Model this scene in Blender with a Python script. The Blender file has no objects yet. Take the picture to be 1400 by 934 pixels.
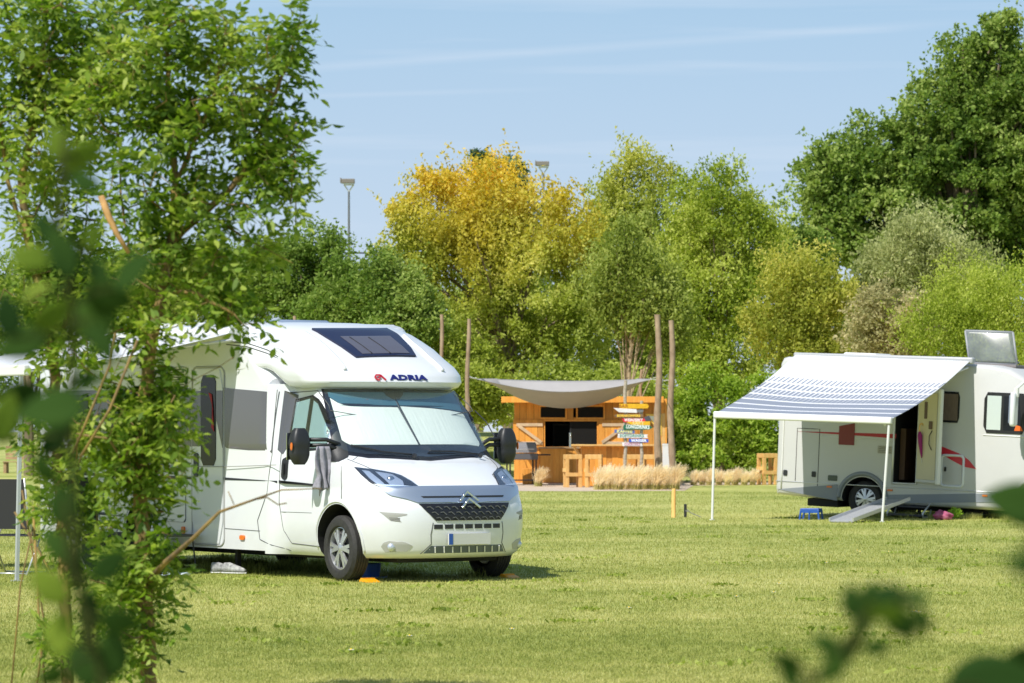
import bpy, bmesh, math, random
import numpy as np
from mathutils import Vector, Matrix, Euler
R = math.radians
random.seed(7); rng = np.random.default_rng(7)
C = bpy.context.scene.collection
SC = bpy.context.scene

# ------------------------------------------------------------------ camera, sky, sun, exposure
F = 4700.0; H = 1.57                     # focal length in photograph pixels, eye height
cam = bpy.data.cameras.new('camera'); co = bpy.data.objects.new('camera', cam); C.objects.link(co)
co.location = (0, 0, H); co.rotation_euler = (R(90), 0, 0)
cam.sensor_width = 36; cam.lens = F / 1400 * 36; cam.shift_y = (588 - 467) / 1400
cam.clip_start = 0.1; cam.clip_end = 3000
cam.dof.use_dof = True; cam.dof.focus_distance = 37; cam.dof.aperture_fstop = 5.6; cam.dof.aperture_blades = 7
SC.camera = co
SUN_EL, SUN_AZ = 51, 53                  # travel direction of the light measured from +X towards +Y
w = bpy.data.worlds.new('World'); SC.world = w; w.use_nodes = True
nt = w.node_tree; nt.nodes.clear()
def wn(t, **k):
    n = nt.nodes.new(t)
    for a, b in k.items(): setattr(n, a, b)
    return n
out = wn('ShaderNodeOutputWorld'); bg = wn('ShaderNodeBackground'); sky = wn('ShaderNodeTexSky', sky_type='NISHITA')
sky.sun_disc = False; sky.sun_elevation = R(SUN_EL); sky.air_density = 1.0; sky.dust_density = 0.6; sky.ozone_density = 2.5; sky.altitude = 200
src = R(SUN_AZ + 180)                     # direction of the sun itself, math angle
sky.sun_rotation = math.pi / 2 - src
bg.inputs['Strength'].default_value = 0.095
# thin cirrus streaks high in the sky, laid out by direction
tc = wn('ShaderNodeTexCoord'); mp = wn('ShaderNodeMapping'); mp.inputs['Scale'].default_value = (3.0, 3.0, 70.0); mp.inputs['Rotation'].default_value = (0, R(-1.8), 0)
nz = wn('ShaderNodeTexNoise'); nz.inputs['Scale'].default_value = 2.2; nz.inputs['Detail'].default_value = 5
rp = wn('ShaderNodeValToRGB'); rp.color_ramp.elements[0].position = .56; rp.color_ramp.elements[1].position = .80
rp.color_ramp.elements[1].color = (.22, .22, .22, 1)
mx = wn('ShaderNodeMixRGB'); mx.inputs['Color2'].default_value = (8.6, 9.0, 9.8, 1)
lift = wn('ShaderNodeMapping'); lift.inputs['Location'].default_value = (0, 0, .07); lift.inputs['Scale'].default_value = (1, 1, 1.7)
L = nt.links.new
L(tc.outputs['Generated'], lift.inputs['Vector']); L(lift.outputs[0], sky.inputs['Vector'])
L(tc.outputs['Generated'], mp.inputs['Vector']); L(mp.outputs[0], nz.inputs['Vector']); L(nz.outputs['Fac'], rp.inputs['Fac'])
hz = wn('ShaderNodeMixRGB'); L(sky.outputs[0], hz.inputs['Color1'])
def wm(op, a, b=0, c=0, clamp=False):
    q = wn('ShaderNodeMath', operation=op, use_clamp=clamp)
    for i_, v in enumerate((a, b, c)):
        if isinstance(v, (int, float)): q.inputs[i_].default_value = v
        else: L(v, q.inputs[i_])
    return q.outputs[0]
sxyz = wn('ShaderNodeSeparateXYZ'); L(tc.outputs['Generated'], sxyz.inputs[0])
low = wn('ShaderNodeValToRGB'); e_ = low.color_ramp.elements; e_[0].position = 0; e_[0].color = (7.3, 7.9, 8.9, 1); e_[1].position = .13; e_[1].color = (4.5, 6.7, 8.8, 1); L(sxyz.outputs[2], low.inputs['Fac'])
L(low.outputs[0], hz.inputs['Color2']); L(wm('MULTIPLY_ADD', wm('MULTIPLY_ADD', sxyz.outputs[2], -2.6, 1.3, True), .55, .25), hz.inputs['Fac'])
# two long thin contrails
tt = wm('DIVIDE', sxyz.outputs[0], sxyz.outputs[1]); ee = wm('DIVIDE', sxyz.outputs[2], sxyz.outputs[1]); trail = None
for a0, b0, w0, t0, t1, amp in ((.1095, .070, .0019, -.075, .14, .17), (.0988, .0285, .0011, -.075, .018, .15)):
    dd_ = wm('ABSOLUTE', wm('SUBTRACT', ee, wm('MULTIPLY_ADD', tt, b0, a0))); g_ = wm('MULTIPLY_ADD', dd_, -1 / w0, 1, True)
    lim = wm('MULTIPLY', wm('MULTIPLY_ADD', tt, 40, -40 * t0, True), wm('MULTIPLY_ADD', tt, -25, 25 * t1, True)); g_ = wm('MULTIPLY', wm('MULTIPLY', g_, lim), wm('MULTIPLY', wm('GREATER_THAN', sxyz.outputs[1], 0), wm('MULTIPLY_ADD', nz.outputs['Fac'], amp, amp * .35)))
    trail = g_ if trail is None else wm('ADD', trail, g_)
L(wm('ADD', rp.outputs['Color'], trail, 0, True), mx.inputs['Fac']); L(hz.outputs[0], mx.inputs['Color1']); L(mx.outputs[0], bg.inputs['Color']); L(bg.outputs[0], out.inputs['Surface'])
sl = bpy.data.lights.new('sun', 'SUN'); sl.energy = 5.0; sl.angle = R(.5); sl.color = (1, .965, .90)
so = bpy.data.objects.new('sun', sl); C.objects.link(so)
d = Vector((math.cos(R(SUN_AZ)) * math.cos(R(SUN_EL)), math.sin(R(SUN_AZ)) * math.cos(R(SUN_EL)), -math.sin(R(SUN_EL))))
so.rotation_euler = d.to_track_quat('-Z', 'Y').to_euler(); so.location = (-20, -20, 40)
vs = SC.view_settings; vs.view_transform = 'Standard'; vs.look = 'None'; vs.exposure = 0.12; vs.gamma = 1; vs.use_curve_mapping = False
SC.cycles.max_bounces = 6; SC.cycles.transparent_max_bounces = 8; SC.cycles.use_denoising = True

# ------------------------------------------------------------------ helpers
def P(px, py, Y):                        # a point at distance Y seen at that place of the photograph
    return Vector(((px - 700) / F * Y, Y, H - (py - 588) / F * Y))
def G(px, Y): return Vector(((px - 700) / F * Y, Y, 0))
def prop(o, label=None, cat=None, group=None, kind=None):
    for k, v in (('label', label), ('category', cat), ('group', group), ('kind', kind)):
        if v: o[k] = v
    return o
def empty(name, loc=(0, 0, 0), rz=0, label=None, cat=None, group=None):
    o = bpy.data.objects.new(name, None); C.objects.link(o); o.location = loc; o.rotation_euler = (0, 0, rz)
    o.empty_display_size = .1
    return prop(o, label, cat, group)
def copy_tree(o, parent=None, top=True):
    c = o.copy(); C.objects.link(c)
    if parent: c.parent = parent
    for ch in list(o.children): copy_tree(ch, c)
    return c
class M:
    def __init__(s): s.v = []; s.f = []; s.m = []
    def add(s, vs, fs, mi=0):
        b = len(s.v); s.v += [tuple(v) for v in vs]; s.f += [tuple(b + i for i in f) for f in fs]; s.m += [mi] * len(fs); return s
    def box(s, x0, x1, y0, y1, z0, z1, mi=0, mat=None):
        v = [Vector(p) for p in ((x0, y0, z0), (x1, y0, z0), (x1, y1, z0), (x0, y1, z0), (x0, y0, z1), (x1, y0, z1), (x1, y1, z1), (x0, y1, z1))]
        if mat: v = [mat @ p for p in v]
        return s.add(v, [(3, 2, 1, 0), (4, 5, 6, 7), (0, 1, 5, 4), (1, 2, 6, 5), (2, 3, 7, 6), (3, 0, 4, 7)], mi)
    def bar(s, a, b, w, h=None, mi=0, up=(0, 0, 1)):        # rectangular bar between two points
        a, b = Vector(a), Vector(b); h = h or w; d = (b - a).normalized(); u = Vector(up)
        if abs(d.dot(u)) > .98: u = Vector((0, 1, 0))
        r = d.cross(u).normalized() * w / 2; u = r.cross(d).normalized() * h / 2
        v = [p + i * r + j * u for p in (a, b) for i, j in ((-1, -1), (1, -1), (1, 1), (-1, 1))]
        return s.add(v, [(3, 2, 1, 0), (4, 5, 6, 7), (0, 1, 5, 4), (1, 2, 6, 5), (2, 3, 7, 6), (3, 0, 4, 7)], mi)
    def tube(s, pts, r, n=8, mi=0, caps=True):
        pts = [Vector(p) for p in pts]; rs = r if isinstance(r, (list, tuple)) else [r] * len(pts)
        base = len(s.v); fr = None
        for i, p in enumerate(pts):
            d = (pts[min(i + 1, len(pts) - 1)] - pts[max(i - 1, 0)])
            if d.length < 1e-9: d = Vector((0, 0, 1))
            d.normalize()
            if fr is None:
                u = Vector((0, 0, 1)) if abs(d.z) < .9 else Vector((1, 0, 0)); fr = d.cross(u).normalized()
            fr = (fr - d * fr.dot(d)).normalized(); g = d.cross(fr)
            for k in range(n):
                a = 2 * math.pi * k / n; s.v.append(tuple(p + (fr * math.cos(a) + g * math.sin(a)) * rs[i]))
        for i in range(len(pts) - 1):
            for k in range(n):
                a = base + i * n + k; b = base + i * n + (k + 1) % n
                s.f.append((a, b, b + n, a + n)); s.m.append(mi)
        if caps:
            s.f.append(tuple(base + k for k in reversed(range(n)))); s.m.append(mi)
            e = base + (len(pts) - 1) * n; s.f.append(tuple(e + k for k in range(n))); s.m.append(mi)
        return s
    def lathe(s, prof, mat=Matrix(), n=32, mi=0, close=True):   # prof: (radius, height along local z)
        base = len(s.v)
        for r, z in prof:
            for k in range(n):
                a = 2 * math.pi * k / n; s.v.append(tuple(mat @ Vector((r * math.cos(a), r * math.sin(a), z))))
        for i in range(len(prof) - 1):
            for k in range(n):
                a = base + i * n + k; b = base + i * n + (k + 1) % n
                s.f.append((a, b, b + n, a + n)); s.m.append(mi)
        if close:
            s.f.append(tuple(base + k for k in reversed(range(n)))); s.m.append(mi)
            e = base + (len(prof) - 1) * n; s.f.append(tuple(e + k for k in range(n))); s.m.append(mi)
        return s
    def grid(s, rows, mi=0, closed=False):
        base = len(s.v); n = len(rows[0])
        for r in rows: s.v += [tuple(p) for p in r]
        for i in range(len(rows) - 1):
            for k in range(n if closed else n - 1):
                a = base + i * n + k; b = base + i * n + (k + 1) % n
                s.f.append((a, b, b + n, a + n)); s.m.append(mi)
        return s
    def build(s, name, mat, parent=None, smooth=False, bevel=0, seg=2, fix=True, solid=0):
        me = bpy.data.meshes.new(name); me.from_pydata(s.v, [], s.f)
        mats = mat if isinstance(mat, (list, tuple)) else [mat]
        for m_ in mats: me.materials.append(m_)
        if len(mats) > 1: me.polygons.foreach_set('material_index', s.m)
        if fix:
            bm = bmesh.new(); bm.from_mesh(me); bmesh.ops.remove_doubles(bm, verts=bm.verts, dist=1e-5)
            bmesh.ops.recalc_face_normals(bm, faces=bm.faces); bm.to_mesh(me); bm.free()
        if smooth:
            me.polygons.foreach_set('use_smooth', [True] * len(me.polygons))
            if smooth != 'all': me.set_sharp_from_angle(angle=R(35))
        o = bpy.data.objects.new(name, me); C.objects.link(o)
        if parent: o.parent = parent
        if solid:
            q = o.modifiers.new('solid', 'SOLIDIFY'); q.thickness = solid
        if bevel:
            q = o.modifiers.new('bevel', 'BEVEL'); q.width = bevel; q.segments = seg; q.limit_method = 'ANGLE'
            q.harden_normals = False
        return o
def npmesh(name, V, n, mat, parent=None, smooth=False):      # V: (faces, n, 3)
    V = np.ascontiguousarray(V, dtype=np.float32); k = V.shape[0]
    me = bpy.data.meshes.new(name); me.vertices.add(k * n); me.loops.add(k * n); me.polygons.add(k)
    me.vertices.foreach_set('co', V.reshape(-1)); me.loops.foreach_set('vertex_index', np.arange(k * n, dtype=np.int32))
    me.polygons.foreach_set('loop_start', np.arange(0, k * n, n, dtype=np.int32))
    me.update(calc_edges=True); me.materials.append(mat)
    if smooth: me.polygons.foreach_set('use_smooth', [True] * k)
    o = bpy.data.objects.new(name, me); C.objects.link(o)
    if parent: o.parent = parent
    return o
def bool_cut(o, cutters):
    for c in cutters:
        q = o.modifiers.new('b', 'BOOLEAN'); q.object = c; q.operation = 'DIFFERENCE'; q.solver = 'EXACT'
        try: q.material_mode = 'TRANSFER'
        except Exception: pass
    dg = bpy.context.evaluated_depsgraph_get(); dg.update()
    me = bpy.data.meshes.new_from_object(o.evaluated_get(dg)); o.modifiers.clear(); o.data = me
    for c in cutters: bpy.data.objects.remove(c)

# ------------------------------------------------------------------ materials
def mat(name, col, rough=.6, metal=0, coat=0, noise=0, nscale=8, bump=0, bscale=60, spec=.5, col2=None, stretch=(1, 1, 1), trans=0):
    m = bpy.data.materials.new(name); m.use_nodes = True; t = m.node_tree; b = t.nodes['Principled BSDF']
    b.inputs['Base Color'].default_value = (*col, 1); b.inputs['Roughness'].default_value = rough; b.inputs['Metallic'].default_value = metal
    b.inputs['Coat Weight'].default_value = coat; b.inputs['Coat Roughness'].default_value = .06; b.inputs['Specular IOR Level'].default_value = spec
    tc_ = t.nodes.new('ShaderNodeTexCoord'); mp_ = t.nodes.new('ShaderNodeMapping'); mp_.inputs['Scale'].default_value = stretch
    t.links.new(tc_.outputs['Object'], mp_.inputs['Vector'])
    if noise or col2:
        n = t.nodes.new('ShaderNodeTexNoise'); n.inputs['Scale'].default_value = nscale; n.inputs['Detail'].default_value = 6; n.inputs['Roughness'].default_value = .6
        r = t.nodes.new('ShaderNodeValToRGB'); r.color_ramp.elements[0].position = .3; r.color_ramp.elements[1].position = .7
        c2 = col2 or tuple(min(1, c * (1 + noise)) for c in col); c1 = col if col2 else tuple(c * (1 - noise) for c in col)
        r.color_ramp.elements[0].color = (*c1, 1); r.color_ramp.elements[1].color = (*c2, 1)
        t.links.new(mp_.outputs[0], n.inputs['Vector']); t.links.new(n.outputs['Fac'], r.inputs['Fac']); t.links.new(r.outputs[0], b.inputs['Base Color'])
    if bump:
        n = t.nodes.new('ShaderNodeTexNoise'); n.inputs['Scale'].default_value = bscale; n.inputs['Detail'].default_value = 4
        q = t.nodes.new('ShaderNodeBump'); q.inputs['Strength'].default_value = bump; q.inputs['Distance'].default_value = .01
        t.links.new(mp_.outputs[0], n.inputs['Vector']); t.links.new(n.outputs['Fac'], q.inputs['Height']); t.links.new(q.outputs[0], b.inputs['Normal'])
    return m
def glass(name, tint, refl=.5, alpha=.6):                   # thin sheet glass: tinted see-through plus mirror
    m = bpy.data.materials.new(name); m.use_nodes = True; t = m.node_tree; t.nodes.clear()
    o = t.nodes.new('ShaderNodeOutputMaterial'); a = t.nodes.new('ShaderNodeBsdfTransparent'); g = t.nodes.new('ShaderNodeBsdfGlossy')
    f = t.nodes.new('ShaderNodeLayerWeight'); f.inputs['Blend'].default_value = .22; x = t.nodes.new('ShaderNodeMixShader')
    a.inputs['Color'].default_value = (*tint, 1); g.inputs['Roughness'].default_value = .02
    ad = t.nodes.new('ShaderNodeMath'); ad.operation = 'MULTIPLY_ADD'; ad.inputs[1].default_value = .6; ad.inputs[2].default_value = refl * .4
    t.links.new(f.outputs['Facing'], ad.inputs[0]); t.links.new(ad.outputs[0], x.inputs[0]); t.links.new(a.outputs[0], x.inputs[1]); t.links.new(g.outputs[0], x.inputs[2]); t.links.new(x.outputs[0], o.inputs[0])
    return m
def leafmat(name, cols, trans=.35, nscale=.6, zgrad=None, rough=.6, spec=.15):
    """cols: three leaf colours; zgrad: (z0, z1, colour) blends to another leaf colour higher in the crown"""
    m = bpy.data.materials.new(name); m.use_nodes = True; t = m.node_tree; b = t.nodes['Principled BSDF']; o = t.nodes['Material Output']
    ge = t.nodes.new('ShaderNodeNewGeometry'); tc_ = t.nodes.new('ShaderNodeTexCoord')
    n = t.nodes.new('ShaderNodeTexNoise'); n.inputs['Scale'].default_value = nscale; n.inputs['Detail'].default_value = 3
    t.links.new(ge.outputs['Position'], n.inputs['Vector'])
    ad = t.nodes.new('ShaderNodeMath'); ad.operation = 'MULTIPLY_ADD'; ad.inputs[1].default_value = .55
    ns = t.nodes.new('ShaderNodeMath'); ns.operation = 'MULTIPLY_ADD'; ns.inputs[1].default_value = 1.5; ns.inputs[2].default_value = -.5
    t.links.new(n.outputs['Fac'], ns.inputs[0])
    t.links.new(ge.outputs['Random Per Island'], ad.inputs[0]); t.links.new(ns.outputs[0], ad.inputs[2])
    r = t.nodes.new('ShaderNodeValToRGB'); e = r.color_ramp.elements
    e[0].position = .12; e[0].color = (*cols[0], 1); e[1].position = .95; e[1].color = (*cols[2], 1); q = e.new(.5); q.color = (*cols[1], 1)
    t.links.new(ad.outputs[0], r.inputs['Fac']); colr = r.outputs['Color']
    if zgrad:
        for z0, z1, cc, ns2 in zgrad:
            sp = t.nodes.new('ShaderNodeSeparateXYZ'); t.links.new(ge.outputs['Position'], sp.inputs[0])
            n2 = t.nodes.new('ShaderNodeTexNoise'); n2.inputs['Scale'].default_value = ns2; n2.inputs['Detail'].default_value = 4; t.links.new(ge.outputs['Position'], n2.inputs['Vector'])
            mr = t.nodes.new('ShaderNodeMapRange'); mr.inputs['From Min'].default_value = z0; mr.inputs['From Max'].default_value = z1
            w1 = t.nodes.new('ShaderNodeMath'); w1.operation = 'MULTIPLY_ADD'; w1.inputs[1].default_value = 8; w1.inputs[2].default_value = -4
            w2 = t.nodes.new('ShaderNodeMath'); w2.operation = 'ADD'
            t.links.new(n2.outputs['Fac'], w1.inputs[0]); t.links.new(sp.outputs['Z'], w2.inputs[0]); t.links.new(w1.outputs[0], w2.inputs[1]); t.links.new(w2.outputs[0], mr.inputs['Value'])
            rn = t.nodes.new('ShaderNodeMath'); rn.operation = 'MULTIPLY_ADD'; rn.inputs[1].default_value = .5; rn.inputs[2].default_value = .6
            mu = t.nodes.new('ShaderNodeMath'); mu.operation = 'MULTIPLY'; mu.use_clamp = True
            t.links.new(ge.outputs['Random Per Island'], rn.inputs[0]); t.links.new(rn.outputs[0], mu.inputs[0]); t.links.new(mr.outputs[0], mu.inputs[1])
            x = t.nodes.new('ShaderNodeMixRGB'); x.inputs['Color2'].default_value = (*cc, 1)
            t.links.new(mu.outputs[0], x.inputs['Fac']); t.links.new(colr, x.inputs['Color1']); colr = x.outputs[0]
    t.links.new(colr, b.inputs['Base Color']); b.inputs['Roughness'].default_value = rough; b.inputs['Specular IOR Level'].default_value = spec
    tr = t.nodes.new('ShaderNodeBsdfTranslucent'); hs = t.nodes.new('ShaderNodeHueSaturation'); hs.inputs['Value'].default_value = 1.6; hs.inputs['Saturation'].default_value = 1.1
    t.links.new(colr, hs.inputs['Color']); t.links.new(hs.outputs[0], tr.inputs['Color'])
    x = t.nodes.new('ShaderNodeMixShader'); x.inputs[0].default_value = trans
    t.links.new(b.outputs[0], x.inputs[1]); t.links.new(tr.outputs[0], x.inputs[2]); t.links.new(x.outputs[0], o.inputs['Surface'])
    return m
def grass_material(name, blade):
    m = bpy.data.materials.new(name); m.use_nodes = True; t = m.node_tree; b = t.nodes['Principled BSDF']; o = t.nodes['Material Output']
    ge = t.nodes.new('ShaderNodeNewGeometry')
    def noise(sc, det=4, st=(1, 1, 1)):
        mp_ = t.nodes.new('ShaderNodeMapping'); mp_.inputs['Scale'].default_value = st; t.links.new(ge.outputs['Position'], mp_.inputs['Vector'])
        n = t.nodes.new('ShaderNodeTexNoise'); n.inputs['Scale'].default_value = sc; n.inputs['Detail'].default_value = det; t.links.new(mp_.outputs[0], n.inputs['Vector']); return n.outputs['Fac']
    def math_(op, a, bb, c=0):
        q = t.nodes.new('ShaderNodeMath'); q.operation = op
        for i, v in enumerate((a, bb, c)):
            if isinstance(v, (int, float)): q.inputs[i].default_value = v
            else: t.links.new(v, q.inputs[i])
        return q.outputs[0]
    s = math_('ADD', math_('MULTIPLY', noise(.22, 5, (.6, 1, 1)), .95), math_('MULTIPLY', noise(2.2, 4), .55))
    s = math_('ADD', s, math_('MULTIPLY', noise(14, 3), .42))
    s = math_('ADD', s, -.53)
    if blade: s = math_('ADD', s, math_('MULTIPLY_ADD', ge.outputs['Random Per Island'], .3, -.13))
    r = t.nodes.new('ShaderNodeValToRGB'); e = r.color_ramp.elements
    e[0].position = .05; e[0].color = (.17, .225, .04, 1); e[1].position = .95; e[1].color = (.66, .60, .29, 1)
    q = e.new(.38); q.color = (.33, .36, .085, 1); q = e.new(.62); q.color = (.50, .49, .165, 1)
    t.links.new(s, r.inputs['Fac']); t.links.new(r.outputs[0], b.inputs['Base Color']); b.inputs['Roughness'].default_value = .7; b.inputs['Specular IOR Level'].default_value = .2
    if blade:
        tr = t.nodes.new('ShaderNodeBsdfTranslucent'); t.links.new(r.outputs[0], tr.inputs['Color']); x = t.nodes.new('ShaderNodeMixShader'); x.inputs[0].default_value = .35
        t.links.new(b.outputs[0], x.inputs[1]); t.links.new(tr.outputs[0], x.inputs[2]); t.links.new(x.outputs[0], o.inputs['Surface'])
    else:
        q = t.nodes.new('ShaderNodeBump'); q.inputs['Strength'].default_value = .6; q.inputs['Distance'].default_value = .03
        t.links.new(noise(30, 3), q.inputs['Height']); t.links.new(q.outputs[0], b.inputs['Normal'])
    return m
WHITE = mat('white_gelcoat', (.72, .74, .775), .28, coat=.6, noise=.015, nscale=3)
t = WHITE.node_tree; b = t.nodes['Principled BSDF']; lk = b.inputs['Base Color'].links[0].from_socket; tc_ = t.nodes.new('ShaderNodeTexCoord'); sx_ = t.nodes.new('ShaderNodeSeparateXYZ'); nn_ = t.nodes.new('ShaderNodeTexNoise'); nn_.inputs['Scale'].default_value = 7; nn_.inputs['Detail'].default_value = 8
mr = t.nodes.new('ShaderNodeMapRange'); mr.inputs['From Min'].default_value = .75; mr.inputs['From Max'].default_value = .25; mu = t.nodes.new('ShaderNodeMath'); mu.operation = 'MULTIPLY'; mu2 = t.nodes.new('ShaderNodeMath'); mu2.operation = 'MULTIPLY'; mu2.inputs[1].default_value = .32; mxx = t.nodes.new('ShaderNodeMixRGB'); mxx.inputs['Color2'].default_value = (.42, .36, .28, 1)
t.links.new(tc_.outputs['Object'], sx_.inputs[0]); t.links.new(sx_.outputs[2], mr.inputs['Value']); t.links.new(tc_.outputs['Object'], nn_.inputs['Vector']); t.links.new(nn_.outputs['Fac'], mu.inputs[0]); t.links.new(mr.outputs[0], mu.inputs[1]); t.links.new(mu.outputs[0], mu2.inputs[0]); t.links.new(mu2.outputs[0], mxx.inputs['Fac']); t.links.new(lk, mxx.inputs['Color1']); t.links.new(mxx.outputs[0], b.inputs['Base Color'])
WHITE2 = mat('white_plastic', (.72, .72, .71), .45)
ALU = mat('aluminium_trim', (.62, .63, .65), .35, metal=.6)
SILVER = mat('silver_rim', (.6, .61, .63), .3, metal=.7, noise=.1, nscale=20)
CHROME = mat('chrome', (.62, .66, .72), .22, metal=1)
BLACKP = mat('black_plastic', (.02, .021, .024), .45, bump=.1, bscale=300)
DARK = mat('dark_underside', (.012, .012, .013), .8)
RUBBER = mat('tyre_rubber', (.03, .029, .028), .75, noise=.25, nscale=25, bump=.3, bscale=80)
GREYBAND = mat('grey_window_band', (.105, .105, .115), .12, coat=.5)
TINT = mat('dark_tinted_glass', (.010, .012, .016), .12, spec=.35)
SKYGL = mat('blue_tinted_acrylic', (.010, .014, .05), .12, coat=.25, spec=.3)
LAMP = mat('headlight_reflector', (.62, .66, .74), .3, metal=.5)
LENS = glass('clear_lens', (.93, .96, 1), .04)
WSG = glass('windscreen_glass', (.97, 1, .99), .03)
SHADE = mat('thermal_screen', (.93, .93, .90), .5, noise=.03, nscale=4, stretch=(1, 6, .6), bump=.5, bscale=5)
SHADEB = mat('teal_windscreen_top', (.07, .17, .24), .3)
GREENSH = mat('pale_green_screen', (.42, .58, .52), .35)
ORANGE = mat('orange_lens', (.75, .18, .02), .3)
RED = mat('red_graphic', (.55, .02, .04), .35)
NAVY = mat('navy_lettering', (.015, .02, .16), .35)
BLUEP = mat('blue_plastic', (.02, .09, .38), .4)
YELLOWP = mat('yellow_plastic', (.85, .38, .01), .4)
SEAM = mat('panel_gap', (.10, .10, .10), .7)
WOOD = mat('orange_stained_wood', (.68, .26, .03), .6, col2=(.86, .39, .07), nscale=3, stretch=(6, 6, .7), bump=.3, bscale=12)
WOODL = mat('fresh_timber', (.74, .40, .11), .65, col2=(.88, .56, .21), nscale=3, stretch=(4, 4, 1), bump=.2, bscale=10)
WOODB = mat('bare_batten', (.58, .42, .26), .7, noise=.2, nscale=6)
WOODG = mat('weathered_batten', (.38, .25, .13), .7, noise=.25, nscale=6)
BARK = mat('round_pole_bark', (.24, .16, .10), .85, col2=(.42, .31, .21), nscale=9, stretch=(1, 1, .4), bump=.5, bscale=14)
SAIL = mat('taupe_sail_cloth', (.36, .34, .33), .8, noise=.06, nscale=2)
SAND = mat('sandy_paving', (.46, .36, .26), .9, col2=(.60, .49, .38), nscale=2.5, bump=.3, bscale=30)
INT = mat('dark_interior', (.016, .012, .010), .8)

for m_ in (WOOD, WOODL):                                     # every board its own tone
    t = m_.node_tree; b = t.nodes['Principled BSDF']; lk = b.inputs['Base Color'].links[0].from_socket; ge = t.nodes.new('ShaderNodeNewGeometry'); hs = t.nodes.new('ShaderNodeHueSaturation'); mr = t.nodes.new('ShaderNodeMapRange')
    mr.inputs['To Min'].default_value = .68; mr.inputs['To Max'].default_value = 1.12; t.links.new(ge.outputs['Random Per Island'], mr.inputs['Value']); t.links.new(mr.outputs[0], hs.inputs['Value']); t.links.new(lk, hs.inputs['Color']); t.links.new(hs.outputs[0], b.inputs['Base Color'])
# ------------------------------------------------------------------ the setting: lawn, mound, terrace
def grid_sheet(name, xs, ys, fz, m):
    g = M(); g.grid([[(x, y, fz(x, y)) for x in xs] for y in ys]); return g.build(name, m, fix=False, smooth='all')
GR = grass_material('lawn_soil_and_sward', False); GB = grass_material('grass_blades', True)
def mound(x, y):
    a = max(0, 1 - ((x + 1.0) / 9.0) ** 2) ; t_ = min(1, max(0, (y - 106) / 18)); t2 = 1 - min(1, max(0, (y - 132) / 30))
    return 1.5 * (3 * t_ * t_ - 2 * t_ ** 3) * a * t2
lawn = M()
xs = [-2500, -600, -150, -60, -30] + [-20 + i * 1.0 for i in range(41)] + [30, 60, 150, 600, 2500]
ys = [-60, 0, 20, 40, 60, 80, 100] + [104 + i * 1.5 for i in range(42)] + [180, 260, 500, 1200, 2900]
grid_sheet('lawn', xs, ys, mound, GR)['kind'] = 'structure'
t = M(); te = [G(660, 90.5), G(930, 89.5), G(1080, 99)]; bk = [G(1090, 103.5), G(690, 105.5)]
pts = [(p.x, p.y, .004) for p in [G(650, 88.3), G(790, 88.0), G(936, 88.8), G(948, 97.0), G(1085, 99.5), G(1090, 104.5), G(690, 105.5), G(640, 100)]]
t.add(pts, [tuple(range(8))]); t.build('sandy_terrace', SAND)['kind'] = 'structure'
# mown grass blades, denser where the photograph shows them larger
def blades(n, y0, y1, hgt, wid):
    u = rng.random(n); Y = 1 / (1 / y0 + (1 / y1 - 1 / y0) * u); Y = Y * (1 + rng.normal(0, .004, n))
    X = (rng.random(n) - .5) * 1.35 * 1400 / F * Y
    k = np.sqrt(np.maximum(Y, 20) / 28)
    h = hgt * rng.uniform(.4, 1.25, n) * k; a = rng.uniform(0, 2 * math.pi, n); lean = rng.uniform(.1, .9, n) * h; la = rng.uniform(0, 2 * math.pi, n)
    dx, dy = np.cos(a) * wid * k / 2, np.sin(a) * wid * k / 2
    V = np.zeros((n, 3, 3)); V[:, 0] = np.stack([X - dx, Y - dy, 0 * X - .002], 1); V[:, 1] = np.stack([X + dx, Y + dy, 0 * X - .002], 1)
    V[:, 2] = np.stack([X + lean * np.cos(la), Y + lean * np.sin(la), h], 1)
    return V
V = np.concatenate([blades(600000, 20, 87, .023, .0085)])
keep = ~((V[:, 0, 1] > 87))
npmesh('grass', V[keep], 3, GB)['kind'] = 'stuff'

# ------------------------------------------------------------------ surfaces of the near motorhome
CAB = [(.25,.80,.93,.6),(.30,.90,.97,.66),(.40,.935,1.0,.7),(.55,.95,1.02,.7),(.70,.95,1.02,.7),(.78,.935,1.02,.7),(.86,.89,1.02,.68),(.94,.85,1.015,.64),(.97,.83,1.01,.62),(1.05,.70,1.01,.55),(1.13,.53,1.005,.45),(1.20,.36,1.0,.36),(1.26,.17,.99,.28),(1.30,.10,.985,.25),(1.40,.01,.97,.25),(1.97,-.45,.87,.2),(2.06,-.53,.85,.2)]
CAP = [(2.01,-.44,.93,.42),(2.03,-.35,.97,.42),(2.08,-.31,1.0,.45),(2.16,-.36,1.02,.45),(2.25,-.48,1.02,.45),(2.34,-.645,1.0,.45),(2.45,-.85,1.0,.45),(2.55,-1.07,.975,.45),(2.62,-1.22,.94,.45),(2.68,-1.38,.86,.42),(2.72,-1.54,.74,.35),(2.745,-1.75,.5,.2)]
def pint(prof, z):
    a = np.array(prof); return [float(np.interp(z, a[:, 0], a[:, i])) for i in (1, 2, 3)]
def front(prof, y, z):
    xf, wd, ln = pint(prof, z); r = min(abs(y) / wd, 1); return Vector((xf - ln * (1 - math.sqrt(max(0, 1 - r ** 2.6))), y, z))
def flare(x): q = min(1, max(0, (-1.02 - x) / .26)); return q * q * (3 - 2 * q)
WB = 1.08
def sidey(x, z):                                             # half width of the cab and body at x, z
    wd = pint(CAB, min(z, 2.06))[1]; q = flare(x); return wd * (1 - q) + (WB + .003) * q
def side(x, z): return Vector((x, -sidey(x, z), z))
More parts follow.
